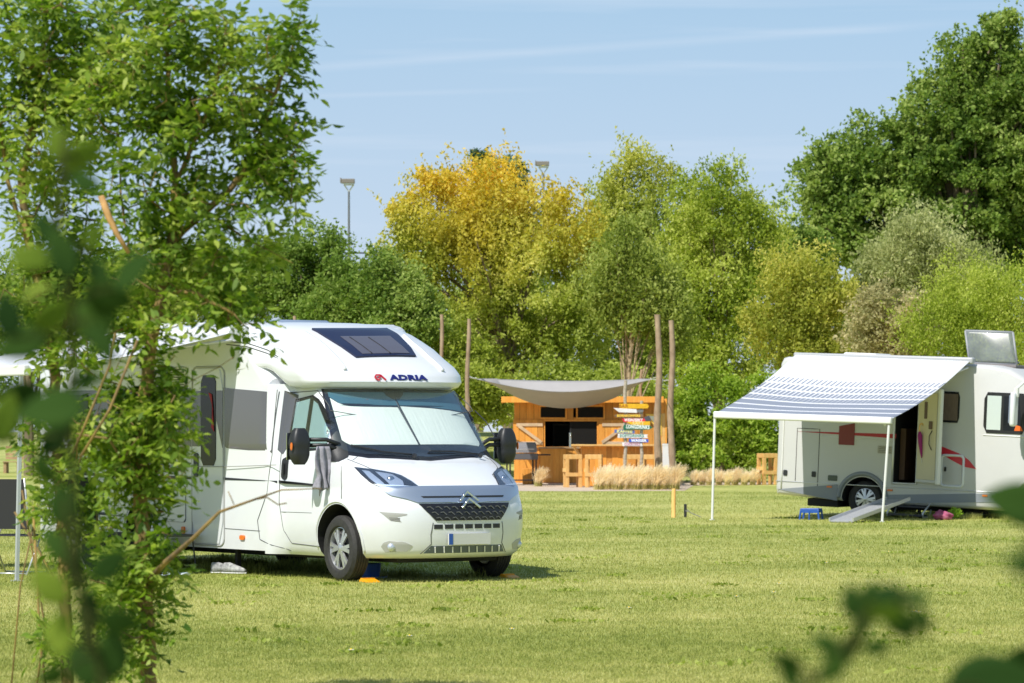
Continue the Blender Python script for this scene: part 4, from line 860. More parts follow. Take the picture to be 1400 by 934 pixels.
# shade sail
g = M(); n = 30; rows = []
for i in range(n + 1):
    v = i / n; row = []
    Y = 95 + 5.8 * v
    for k in range(n + 1):
        u = k / n
        xl = (652 - 700) / F * 95 * (1 - v) + (664 - 700) / F * 100.8 * v; xr = (893 - 700) / F * 95 * (1 - v) + (889 - 700) / F * 100.8 * v
        zn = 2.98 - .34 * math.sin(math.pi * u) ; zf = 3.08 - .08 * math.sin(math.pi * u) 
        z = zn * (1 - v) + zf * v - .62 * math.sin(math.pi * v) * max(0, math.sin(math.pi * u)) ** .45
        Yc = Y + 1.0 * math.sin(math.pi * u) * (1 - 2 * v) * .8; xx = xl + (xr - xl) * u; xx += .5 * math.sin(math.pi * v) * (1 - 2 * u) * .9
        row.append(Vector((xx, Yc, z)))
    rows.append(row)
g.grid(rows); sail = empty('shade_sail', (0, 95, 2.9), 0, 'taupe shade sail sagging between poles over the front of the hut', 'shade sail'); o = g.build('cloth', SAIL, sail, smooth='all', solid=.006); o.matrix_parent_inverse = Matrix.Translation((0, -95, -2.9))
def pole(px, Y, top_py, r, label, base=0, lean=0, name='timber_pole'):
    b = G(px, Y); h = H - (top_py - 588) / F * Y; g = M(); ps = []; rs = []
    for i in range(15): v = i / 14; ps.append((lean * v + .03 * math.sin(v * 9 + px), .02 * math.sin(v * 7 + px), h * v)); rs.append(r * (.98 - .28 * v) * (1 + .07 * math.sin(v * 31 + px)))
    g.tube(ps, rs, 12); o = g.build(name, BARK, None, smooth=True); o.location = b; return prop(o, label, 'pole', 'rough poles around the hut terrace'), Vector((b.x + lean, Y, h))
pole(640, 95, 436, .075, 'bark pole holding the left front corner of the shade sail'); pole(603, 104, 430, .075, 'bark pole rising behind the white roof cap, left of the sail pole'); pole(402, 104, 432, .07, 'thin pole tip just above the motorhome roof vent')
pole(900, 92, 430, .105, 'thick bark pole right of the colourful arrow signs'); pole(918, 94, 438, .10, 'bark pole behind and right of the thickest one, its foot shaded'); pole(877, 103, 505, .05, 'thin pale pole carrying the far right corner of the shade sail')
for a, b in ((P(641, 514, 95), P(652, 517, 95)), (P(893, 517, 95), P(901, 512, 92)), (P(641, 516, 95.1), P(664, 518, 100.8)), (P(889, 518, 100.8), P(917, 520, 94.1))):
    g = M(); g.tube([a, (a + b) / 2 - Vector((0, 0, .03)), b], .012, 6); o = g.build('tie_rope', mat('white_rope', (.6, .6, .58), .8), sail); o.matrix_parent_inverse = Matrix.Translation((0, -95, -2.9))

# ------------------------------------------------------------------ arrow signpost
def build_signs():
    Y = 91.0; e = empty('direction_signpost', G(866, Y), 0, 'two pole signpost stacked with painted arrow boards for drinks', 'signpost'); b0 = G(866, Y)
    for px, ty in ((855, 520), (877, 548)):
        g = M(); x = (px - 866) / F * Y; h = H - (ty - 588) / F * Y; g.tube([(x + .015 * math.sin(i * 2), .05, h * i / 10) for i in range(11)], [.045 * (1 + .08 * math.sin(i * 2.3)) for i in range(11)], 10); g.build('post', mat('birch_bark', (.50, .44, .36), .8, col2=(.28, .22, .16), nscale=9, stretch=(1, 1, 2)), e, smooth=True)
    Z_ = lambda X, Y_: ((835 + X / 13.34), (545 + Y_ / 13.34))
    yl, gr, wh = (.72, .40, .01), (.01, .13, .07), (.72, .70, .72)
    data = [([(150, 95), (670, 95), (695, 140), (670, 180), (150, 185)], yl, 'BAR', (.40, .16, .01), .32, -.28, 0),
            ([(45, 170), (470, 195), (480, 262), (150, 250)], wh, '', wh, 0, 0, 2),
            ([(60, 315), (100, 285), (590, 285), (590, 345), (100, 345)], (.20, .12, .06), 'BORNKOMPERS', (.85, .55, .06), .8, 0, 0),
            ([(190, 360), (620, 355), (640, 400), (600, 430), (240, 432)], (.65, .03, .05), 'WEIN/SEKT', (.9, .85, .85), .75, 0, -1),
            ([(280, 425), (718, 415), (718, 485), (400, 492)], yl, 'SAFT', (.8, .62, .25), .5, 0, 1),
            ([(220, 520), (250, 468), (280, 480), (700, 490), (765, 530), (700, 568), (235, 570)], gr, 'LONGDRINKS', (.85, .9, .88), .78, 0, -2),
            ([(65, 565), (430, 575), (440, 600), (430, 640), (65, 625)], (.10, .15, .38), 'KAFFEE', (.75, .72, .3), .75, 0, -1),
            ([(130, 640), (680, 655), (660, 685), (675, 720), (125, 718)], wh, 'SOFTDRINKS', (.10, .30, .24), .8, -.03, 0),
            ([(330, 735), (680, 738), (690, 765), (680, 802), (330, 795)], (.03, .09, .50), 'WASSER', (.85, .87, .95), .8, 0, 0),
            ([(205, 800), (570, 808), (580, 868), (215, 865)], wh, 'COCKTAILS', (.55, .25, .38), .78, 0, 0),
            ([(600, 345), (700, 310), (745, 405), (640, 410)], (.07, .07, .09), '', wh, 0, 0, 4), ([(480, 205), (600, 205), (590, 250), (480, 255)], (.16, .16, .17), '', wh, 0, 0, 4)]
    for i, (poly, col, tx, tc_, frac, shift, ang) in enumerate(data):
        yy = -.03 - .012 * (i % 3); pts_ = [((Z_(*p)[0] - 866) / F * Y, H - (Z_(*p)[1] - 588) / F * Y) for p in poly]; g = M(); n = len(pts_)
        g.add([(x, yy, z) for x, z in pts_] + [(x, yy + .022, z) for x, z in pts_], [tuple(range(n)), tuple(reversed(range(n, 2 * n)))] + [(k, (k + 1) % n, n + (k + 1) % n, n + k) for k in range(n)])
        bd = g.build('sign_board', mat('board_paint', col, .6, noise=.15, nscale=12), e, bevel=.003)
        bd['label'] = ['yellow board on top', 'white arrow pointing left', 'brown board with yellow letters', 'red arrow board', 'yellow board under the red one', 'green arrow with white letters', 'blue grey board', 'white board with green letters', 'blue board with white letters', 'white lowest board', 'dark tilted board end', 'grey board end'][i]
        if tx:
            xs_ = [p[0] for p in pts_]; zs = [p[1] for p in pts_]; wdt = max(xs_) - min(xs_); cx = (max(xs_) + min(xs_)) / 2 + shift; cz = (max(zs) + min(zs)) / 2; hh = (max(zs) - min(zs)) * .92
            mt = Matrix.Translation((cx, yy - .003, cz)) @ Matrix.Rotation(R(90), 4, 'X') @ Matrix.Rotation(R(ang), 4, 'Z')
            o = text_mesh(tx, hh, .002, 'lettering', mat('sign_letters', tc_, .6), bd, Matrix.Identity(4), bold=.004)
            ww = max(v.co.x for v in o.data.vertices) - min(v.co.x for v in o.data.vertices); o.data.transform(mt @ Matrix.Diagonal((wdt * frac / ww, 1, 1, 1)))
build_signs()
e = empty('triangular_sign', G(907, 96), 0, 'small yellow and white triangular board on a thin timber post', 'sign')
M().box(-.05, .05, -.03, .03, 0, 2.03).build('post', WOODL, e, bevel=.006)
g = M(); g.add([(-.50, -.05, 2.02), (-.05, -.05, 2.0), (-.05, -.05, 1.40), (-.50, -.035, 2.02), (-.05, -.035, 2.0), (-.05, -.035, 1.40)], [(0, 1, 2), (5, 4, 3), (0, 3, 4, 1), (1, 4, 5, 2), (2, 5, 3, 0)]); bd = g.build('board', mat('yellow_board', (.75, .48, .08), .6), e)
g = M(); g.add([(-.40, -.055, 1.96), (-.10, -.055, 1.95), (-.10, -.055, 1.55)], [(0, 1, 2)]); g.build('white_field', mat('pale_field', (.70, .74, .66), .6), bd, solid=.003)
e = empty('planter_box', G(912, 95), 0, 'tall white planter box between the two thick bark poles', 'planter'); g = M(); g.grid([[Vector((x * k, y * k, z)) for x, y in ((-.13, -.13), (.13, -.13), (.13, .13), (-.13, .13))] for z, k in ((0, .85), (.05, .9), (1.12, 1), (1.17, 1.06), (1.19, 1.06))], closed=True); g.f.append((0, 1, 2, 3)); g.m.append(0); g.f.append((19, 18, 17, 16)); g.m.append(0); g.build('box', WHITE2, e, bevel=.008); M().box(-.11, .11, -.11, .11, 1.192, 1.20).build('soil', DARK, e)

# feather grass clumps
STRAW = leafmat('feather_grass', [(.70, .57, .36), (.84, .73, .51), (.92, .85, .66)], .35, spec=.1)
GSTR = leafmat('feather_grass_base', [(.30, .33, .08), (.50, .46, .18), (.66, .56, .28)], .35)
def clump(seed, n=420, h=.62, spread=.34):
    r = np.random.default_rng(seed); q = []
    az = r.uniform(0, 2 * math.pi, n); ln = r.uniform(.55, 1.1, n) * h; out_ = r.uniform(.05, 1, n) ** .7 * spread; b = r.normal(0, .045, (n, 2)); ts = np.linspace(0, 1, 5)
    def pt(t): return np.stack([b[:, 0] + np.cos(az) * out_ * t ** 1.8 + .10 * t * t, b[:, 1] + np.sin(az) * out_ * t ** 1.8, ln * (t - .28 * t ** 3 * (out_ / spread))], 1)
    wv = np.stack([-np.sin(az), np.cos(az), 0 * az], 1) * .006
    for i in range(4):
        w0 = (1.0 if i < 3 else .8); q.append(np.stack([pt(ts[i]) - wv, pt(ts[i]) + wv, pt(ts[i + 1]) + wv * w0, pt(ts[i + 1]) - wv * w0], 1))
    return np.concatenate(q[:1] ), np.concatenate(q[1:])
protos = []
for i in range(3):
    e = empty('feather_grass_clump'); lo, hi = clump(20 + i); npmesh('green_base', lo, 4, GSTR, e); npmesh('plumes', hi, 4, STRAW, e); protos.append(e)
lab = 'straw coloured feather grass clump in the bed at the foot of the arrow signs'; lab2 = 'straw feather grass clump in the low row on the far right of the terrace'
spots = [(820 + i * 8.6, 90.2 + .9 * ((i * 7) % 3), lab, 1.05) for i in range(13)] + [(948 + i * 11.5, 97.8 + .5 * (i % 2), lab2, .78) for i in range(8)] + [(737, 95.5, 'single small feather grass clump left of the bar stools, beside the barbecue', .85)]
used = set(); ORD = 'leftmost second third fourth fifth sixth seventh eighth ninth tenth eleventh twelfth'.split()
def place(i, n): return 'leftmost' if i == 0 else ('rightmost' if i == n - 1 else ORD[i] + ' from the left')
spots = [(a, b, ('straw feather grass clump under the arrow signs, ' + place(i, 13) + ' in its bed') if i < 13 else (('low feather grass clump beyond the wooden stake, ' + place(i - 13, 8) + ' in its row') if i < 21 else c), d_) for i, (a, b, c, d_) in enumerate(spots)]
for i, (px, Y, lb, s_) in enumerate(spots):
    k = i % 3; o = protos[k] if k not in used else copy_tree(protos[k]); used.add(k)
    o.location = G(px, Y); o.rotation_euler.z = 0; o.scale = (s_ * 1.0, s_, s_ * (1 + .12 * math.sin(i * 2.2))); prop(o, lb, 'grass clump', 'feather grass clumps around the terrace' if i < 13 else ('low feather grass on the right of the terrace' if i < 21 else None))
# stakes on the lawn
M_ = M(); M_.tube([(0, 0, 0), (.003, 0, .50), (.0, 0, .52)], [.04, .038, .03], 10); o = M_.build('wooden_stake', WOODL, None, smooth=True); o.location = G(921, 61.6); prop(o, 'short round wooden stake in the lawn in front of the feather grass', 'stake')
e = empty('rope_stake', G(937, 61.8), 0, 'short black stake in the lawn with a loop of thin rope', 'stake'); M().bar((0, 0, 0), (0, 0, .24), .05).build('post', BLACKP, e, bevel=.008); g = M(); g.tube([(0, -.03, .12), (.05, -.05, .10), (.03, -.05, .14), (.10, -.03, .08), (.28, 0, .005)], .008, 6); g.build('rope', mat('grey_rope', (.25, .25, .25), .8), e)
# bench far left behind the motorhome
e = empty('pallet_bench', G(26, 125), R(-4), 'slatted brown wooden bench far off at the left edge of the picture', 'bench')
g = M(); 
for k in range(4): g.box(-.55, .55, .25, .28, .50 + k * .13, .60 + k * .13)
g.build('backrest', WOODG, e); g = M()
for k in range(4): g.box(-.55, .55, -.25 + k * .12, -.16 + k * .12, .40, .43)
g.build('seat', WOODG, e)
for x in (-.48, 0, .48): M().box(x - .05, x + .05, -.2, .24, 0, .40).build('leg', WOODG, e)

# ------------------------------------------------------------------ small things by the vehicles
e = empty('step_stool', G(1109, 60.2), R(-20), 'small blue plastic step stool on the grass behind the wheel of the awning motorhome', 'step stool')
M().box(-.17, .17, -.12, .12, .17, .20).build('tread', BLUEP, e, bevel=.01)
for a in (-1, 1):
    g = M(); rng_ = [(.17, 0), (.155, .17)]; x = a * .155
    g.bar((x + a * .02, -.12, 0), (x, -.12, .17), .03); g.bar((x + a * .02, .12, 0), (x, .12, .17), .03); g.bar((x, -.12, .15), (x, .12, .15), .03, .05); g.build('side_leg', BLUEP, e, bevel=.004)
g = M(); g.bar((-.15, -.12, .15), (.15, -.12, .15), .02, .06); g.bar((0, -.12, .15), (0, -.12, 0), .02, .05); g.build('front_panel', BLUEP, e)
a_, b_ = G(1150, 58.2), P(1228, 684, 60.2); a_.z = .02
e = empty('ramp', a_, 0, 'long grey aluminium ramp board leaning from the grass up to the open door', 'ramp'); dv = b_ - a_
g = M(); g.bar((0, 0, 0), dv, .42, .03); g.build('board', mat('ramp_grey', (.34, .35, .37), .5, noise=.1, nscale=20), e, bevel=.004)
sd_ = dv.cross(Vector((0, 0, 1))).normalized() * .22
for s_ in (-1, 1): g = M(); g.bar(sd_ * s_ + Vector((0, 0, .03)), dv + sd_ * s_ + Vector((0, 0, .03)), .025, .06); g.build('side_rail', ALU, e)
# pink bag and lime plant
def blob(name, loc, sc, m, seed, label, cat, amp=.18):
    bm = bmesh.new(); bmesh.ops.create_icosphere(bm, subdivisions=3, radius=1); r = random.Random(seed)
    for v in bm.verts:
        n_ = v.co.normalized(); k = 1 + amp * math.sin(n_.x * 5 + seed) * math.cos(n_.y * 4 + seed * 2) + amp * .6 * math.sin(n_.z * 9 + n_.x * 7); v.co = Vector((n_.x * sc[0] * k, n_.y * sc[1] * k, max(-sc[2] * .75, n_.z * sc[2] * k) + sc[2] * .75))
    me = bpy.data.meshes.new(name); bm.to_mesh(me); bm.free(); me.materials.append(m); me.polygons.foreach_set('use_smooth', [True] * len(me.polygons)); o = bpy.data.objects.new(name, me); C.objects.link(o); o.location = loc
    return prop(o, label, cat)
blob('cloth_bag', G(1288, 59.9), (.17, .13, .095), mat('magenta_cloth', (.30, .01, .10), .8, col2=(.5, .18, .26), nscale=9, stretch=(1, 1, 2)), 3, 'magenta and white cloth bag lying under the front of the awning motorhome', 'bag')
def small_plant(name, loc, r, h, n, m, label, seed, size=.05):
    q = np.random.default_rng(seed); e = empty(name, loc, 0, label, 'plant'); p = q.normal(0, 1, (n, 3)); p /= np.linalg.norm(p, axis=1)[:, None]; p *= q.uniform(.4, 1, n)[:, None]; p = p * [r, r, h / 2] + [0, 0, h / 2 + .02]
    npmesh('foliage', leaf_quads(p, size, q), 4, m, e); g = M()
    for k in range(5): a = k * 1.26; g.tube([(0, 0, 0), (r * .5 * math.cos(a), r * .5 * math.sin(a), h * .7)], .004, 5)
    g.build('stem', mat('green_stem', (.12, .2, .04), .7), e); return e
def leaf_quads(p, size, q, asp=.5, up=.3, jit=.35, zb=0):
    n = len(p); d1 = q.normal(0, 1, (n, 3)); d1[:, 2] *= 1 + 1.5 * zb; d1 /= np.linalg.norm(d1, axis=1)[:, None]; nn = q.normal(0, 1, (n, 3)); nn[:, 2] += up; d2 = np.cross(d1, nn); d2 /= np.linalg.norm(d2, axis=1)[:, None]
    s = size * q.uniform(1 - jit, 1 + jit, n)[:, None]; return np.stack([p - d1 * s / 2, p + d2 * s * asp / 2, p + d1 * s / 2, p - d2 * s * asp / 2], 1)
LIME = leafmat('lime_leaves', [(.16, .30, .03), (.26, .42, .05), (.36, .50, .08)], .4)
small_plant('potted_herb', G(1306, 60.3), .13, .20, 260, LIME, 'small lime green plant growing next to the magenta bag', 4)
# umbrella hung on the open door
ux = v2(2.74, -1.12 - .19, 1.56)
e = empty('umbrella', ux, 0, 'closed pink umbrella with a curved bamboo handle hooked on the open door', 'umbrella'); e.scale = (.7, .7, .9)
g = M(); g.tube([(0, 0, .12), (0, 0, .22), (.02, 0, .27), (.07, 0, .28), (.09, 0, .24)], .014, 8); g.build('handle', WOODL, e, smooth='all')
g = M(); g.tube([(0, 0, .12), (.01, 0, .05), (.02, 0, -.10), (.045, 0, -.32), (.055, 0, -.40)], [.025, .06, .055, .03, .01], 10); g.build('canopy', mat('pink_nylon', (.30, .008, .17), .6, noise=.2, nscale=12, stretch=(3, 3, .3)), e, smooth='all')
g = M(); g.tube([(.055, 0, -.39), (.06, 0, -.50)], .007, 6); g.build('ferrule', ALU, e)
# yellow levelling ramps, jack, towel on mirror, shoes
def wedge(loc, rz, label):
    e = empty('levelling_ramp', loc, rz, label, 'levelling ramp', 'yellow levelling ramps under the front wheels')
    g = M(); prof = [(-.30, 0), (.16, 0), (.16, .045), (.08, .085), (-.02, .075), (-.30, .012)]; n = len(prof)
    g.add([(x, -.10, z) for x, z in prof] + [(x, .10, z) for x, z in prof], [tuple(reversed(range(n))), tuple(range(n, 2 * n))] + [(k, (k + 1) % n, n + (k + 1) % n, n + k) for k in range(n)]); w_ = g.build('wedge', YELLOWP, e, bevel=.006); e.scale = (.42, .75, .5)
    g = M()
    for k in range(4): g.box(-.02 + k * .04, -.005 + k * .04, -.095, .095, .078, .09)
    g.build('grip_rib', YELLOWP, w_); return e
hd = math.atan2(-.819, .574)
wedge(v1(.36, -.86), hd + math.pi, 'bright yellow levelling wedge against the near front tyre of the white motorhome'); wedge(v1(.36, .90), hd + math.pi, 'yellow levelling wedge in the shade at the far front tyre')
e = empty('waste_water_bucket', v1(-.55, -.25), 0, 'blue bucket standing in the shade under the white motorhome', 'bucket')
M().lathe([(.09, 0), (.11, .15), (.12, .155), (.105, .15), (.09, .02)], n=20).build('pail', BLUEP, e, smooth=True); g = M(); g.tube([(-.11, 0, .14), (-.08, 0, .18), (0, 0, .195), (.08, 0, .18), (.11, 0, .14)], .005, 6); g.build('handle', WHITE2, e)
g = M(); g.box(-.17, .17, -.17, .17, -.0, .012); g.build('tray', mat('pale_blue', (.35, .5, .7), .5), e)
# grey towel over the mirror arm
g = M(); rows = []
for i in range(17):
    v = i / 16; row = []
    for k in range(17):
        u = k / 16; wv_ = .07 + .06 * abs(math.sin(v * 4 + .5))
        row.append(v1(-.21 + .03 * math.sin(u * 14 + v * 3) * (.3 + v) + .035, -(1.085 + (u - .5) * wv_ * 1.6) , 1.40 - .52 * v * (1 - .16 * abs(math.sin(u * 5)) * v)) )
    rows.append(row)
g.grid(rows); o = g.build('towel', mat('grey_towel', (.30, .29, .34), .9, noise=.35, nscale=14), None, smooth='all', solid=.008); prop(o, 'crumpled grey cloth hanging over the near wing mirror arm', 'towel')
def shoe(loc, rz):
    e = empty('sneaker', loc, rz, 'white and grey sneaker, the farther left one of the pair on the grass', 'shoe', 'pair of sneakers by the motorhome')
    g = M(); g.grid([[Vector((x, .045 * wv * math.cos(a), .012 + .012 * math.sin(a))) for a in [math.pi * 2 * j / 12 for j in range(12)]] for x, wv in ((-.15, .3), (-.13, .8), (-.05, .85), (.06, 1.05), (.12, .9), (.15, .3))], closed=True); g.build('sole', WHITE2, e, smooth='all')
    g = M(); rows = []
    for x, w_, h in ((-.14, .3, .07), (-.13, .75, .10), (-.06, .8, .105), (0, .85, .085), (.06, .95, .065), (.12, .8, .045), (.145, .3, .03)): rows.append([Vector((x, .042 * w_ * math.cos(a), .022 + h * max(0, math.sin(a)) ** .7)) for a in [math.pi * j / 10 for j in range(11)]])
    g.grid(rows); g.build('upper', mat('shoe_upper', (.55, .55, .55), .7, col2=(.12, .12, .13), nscale=22), e, smooth='all', solid=.003); return e
gp = G(306, 37.6); shoe(gp, R(10)); shoe(gp + Vector((.13, -.14, 0)), R(-25))['label'] = 'white and grey sneaker, the nearer and right hand one of the pair on the grass'
g = M(); rows = [[G(222, 36.7) + Vector((-.28 + .56 * u + .02 * math.sin(v * 9), -.2 + .42 * v, .02 + .028 * abs(math.sin(u * 11 + v * 5)) * abs(math.cos(v * 6 - u * 3)))) for u in [k / 18 for k in range(19)]] for v in [k / 18 for k in range(19)]]
g.grid(rows); o = g.build('towel', mat('light_blue_towel', (.35, .47, .68), .9, col2=(.75, .78, .82), nscale=9), None, smooth='all', solid=.01); prop(o, 'light blue towel spread on the grass in front of the entry door', 'towel')
# camping furniture under the near awning
def camp_chair(loc, rz, label, cloth):
    e = empty('camping_chair', loc, rz, label, 'camping chair', 'folding chairs under the near awning')
    g = M()
    for x in (-.26, .26): g.tube([(x, -.25, 0), (x, .22, .62), (x, .30, 1.05)], .012, 8); g.tube([(x, .25, 0), (x, -.22, .60)], .012, 8); g.tube([(x, -.26, .62), (x, .24, .64)], .018, 8)
    g.tube([(-.26, -.25, .02), (.26, -.25, .02)], .01, 6); g.tube([(-.26, .25, .02), (.26, .25, .02)], .01, 6); g.build('frame', ALU, e, smooth='all')
    M().box(-.25, .25, -.22, .22, .42, .435).build('seat', cloth, e, bevel=.004)
    g = M(); g.add([(-.25, .20, .50), (.25, .20, .50), (.25, .30, 1.04), (-.25, .30, 1.04)], [(0, 1, 2, 3)]); g.build('backrest', cloth, e, solid=.012); return e
BC = mat('black_chair_fabric', (.03, .03, .035), .8); FL = mat('flowered_cloth', (.55, .10, .25), .8, col2=(.20, .45, .55), nscale=11, bump=.2)
camp_chair(v1(-3.7, -1.9), hd + R(100), 'black folding camping chair behind the ash stems, close to the entry door', BC)
camp_chair(v1(-5.1, -3.0), hd + R(60), 'folding camping chair draped with a flowered cloth beside the thick stem', FL)
camp_chair(G(22, 37.4), R(160), 'black folding camping chair at the far left edge of the picture', BC)
e = empty('camping_table', G(226, 37.9), hd, 'low dark folding table with thin legs beside the entry door', 'table')
M().box(-.35, .35, -.22, .22, .40, .425).build('tabletop', mat('table_dark', (.06, .06, .06), .6), e, bevel=.008)
for a in (-1, 1):
    for b in (-1, 1): M().tube([(a * .28, b * .18, .40), (a * .34, b * .20, 0)], .010, 6).build('leg', BLACKP, e)
e = empty('storage_box', G(160, 38.2), R(20), 'dark storage box under the near awning behind the ash stems', 'box'); M().box(-.35, .35, -.25, .25, 0, .38).build('bin', DARK, e, bevel=.02); M().box(-.37, .37, -.27, .27, .382, .43).build('lid', BLACKP, e, bevel=.012)
# bunting strung along the near wall
e = empty('bunting', v1(-3.6, -1.16, 1.22), 0, 'thin line of small coloured flags strung along the wall of the white motorhome', 'bunting')
b0 = v1(-3.6, -1.16, 1.22); g = M(); q0, q1 = v1(-5.0, -1.16, 1.24) - b0, v1(-1.1, -1.09, 1.20) - b0
g.tube([q0 + (q1 - q0) * t_ - Vector((0, 0, .05 * math.sin(math.pi * t_))) for t_ in [i / 14 for i in range(15)]], .004, 5); g.build('string', mat('string', (.3, .3, .3), .8), e)
cols = [(.6, .55, .02), (.6, .02, .05), (.02, .35, .2), (.65, .3, .5), (.1, .4, .6)]
for i in range(14):
    t_ = .03 + i * .035; p = q0 + (q1 - q0) * t_ - Vector((0, 0, .05 * math.sin(math.pi * t_))); dx = (q1 - q0).normalized() * .035
    g = M(); g.add([p - dx, p + dx, p + dx - Vector((0, 0, .06)), p - dx - Vector((0, 0, .06))], [(0, 1, 2, 3)]); g.build('flag', mat('flag_cloth', cols[i % 5], .7), e, solid=.003)

# ------------------------------------------------------------------ floodlight masts and ball net
def mast(px, Y, top_py, label, hs=1.0):
    b = G(px, Y); h = H - (top_py - 588) / F * Y; e = empty('floodlight_mast', b, 0, label, 'floodlight', 'floodlight masts of the sports ground')
    g = M(); g.tube([(0, 0, 0), (0, 0, h * .5), (0, 0, h - .5)], [.13, .09, .06], 10); g.build('mast', mat('galvanised', (.13, .14, .15), .5), e, smooth=True)
    g = M(); g.tube([(0, 0, h - .9), (0, 0, h - .5), (-.28, 0, h - .12)], .04, 6); g.tube([(0, 0, h - .5), (.28, 0, h - .12)], .04, 6); g.tube([(-.3, 0, h - .12), (.3, 0, h - .12)], .04, 6); g.build('bracket', ALU, e)
    g = M(); g.box(-.42, .34, -.3, .3, h - .04, h + .22); g.box(-.50, -.425, -.28, .28, h - .02, h + .28); hd_ = g.build('lamp_head', mat('lamp_head_beige', (.20, .18, .16), .5), e, bevel=.03); M().box(-.34, .28, -.25, .25, h - .055, h - .042).build('lens', LENS, hd_)
mast(477, 200, 250, 'floodlight mast standing clear against the sky left of the yellow willow'); mast(743, 205, 226, 'floodlight head peeping over the top of the yellow willow')
o, _ = pole(405, 190, 262, .06, 'thin dark mast half hidden behind the right edge of the ash crown', name='lamp_mast'); o['category'] = 'mast'; del o['group']; o.data.materials[0] = mat('grey_mast', (.12, .12, .12), .6)
e = empty('ball_net', G(500, 200), 0, 'high ball catching net with a straight top cable behind the hedge', 'net'); z = H - (346 - 588) / F * 200
g = M(); g.tube([(-.95, 0, z), (6, 0, z)], .05, 6); g.build('top_cable', DARK, e)
g = M()
for k in range(36): g.tube([(-.95 + k * .2, 0, 0), (-.95 + k * .2, 0, z)], .006, 3, caps=False)
for k in range(30): g.tube([(-.95, 0, z - k * .2), (6, 0, z - k * .2)], .006, 3, caps=False)
g.build('mesh', mat('net_grey', (.25, .27, .3), .8), e, fix=False); g = M(); g.tube([(6, 0, 0), (6, 0, z)], .08, 8); g.build('post', ALU, e)

# ------------------------------------------------------------------ trees and bushes behind
BARKT = mat('tree_bark', (.16, .12, .08), .9, col2=(.26, .20, .13), nscale=6, stretch=(1, 1, .3), bump=.6, bscale=12)
BARKL = mat('pale_stem_bark', (.34, .26, .15), .9, col2=(.50, .38, .22), nscale=6, stretch=(1, 1, .3), bump=.5, bscale=12)
LM = {
 'willow': leafmat('yellowing_willow', [(.19, .24, .03), (.37, .43, .07), (.62, .62, .18)], .42, .45, zgrad=[(6.4, 13, (.86, .60, .09), .35)]),
 'olive': leafmat('olive_willow', [(.17, .23, .035), (.35, .42, .07), (.60, .63, .20)], .42, .45, zgrad=[(8.5, 17, (.62, .50, .09), .4)]),
 'lime': leafmat('yellow_green_willow', [(.17, .24, .03), (.36, .43, .06), (.62, .64, .18)], .42, .45),
 'green': leafmat('fresh_green', [(.14, .19, .03), (.27, .33, .06), (.46, .50, .15)], .4, .6),
 'fresh': leafmat('bright_lime_leaves', [(.15, .24, .02), (.30, .42, .05), (.52, .60, .14)], .42, .7),
 'dark': leafmat('dark_green', [(.075, .14, .022), (.19, .28, .05), (.42, .49, .14)], .36, .35),
 'hedge': leafmat('hedge_green', [(.08, .14, .02), (.16, .25, .04), (.34, .42, .11)], .38, .7),
 'gold': leafmat('golden_shrub', [(.24, .28, .04), (.43, .44, .08), (.68, .60, .17)], .42, .5),
 'grey': leafmat('grey_green_willow', [(.19, .22, .07), (.36, .39, .15), (.60, .60, .30)], .38, .6),
 'beige': leafmat('dry_beige_bush', [(.25, .25, .10), (.45, .41, .20), (.66, .58, .34)], .38, .7),
 'conifer': leafmat('blue_green_conifer', [(.05, .10, .04), (.10, .17, .08), (.18, .27, .13)], .2, .6),
}
LIMB_PTS = 46
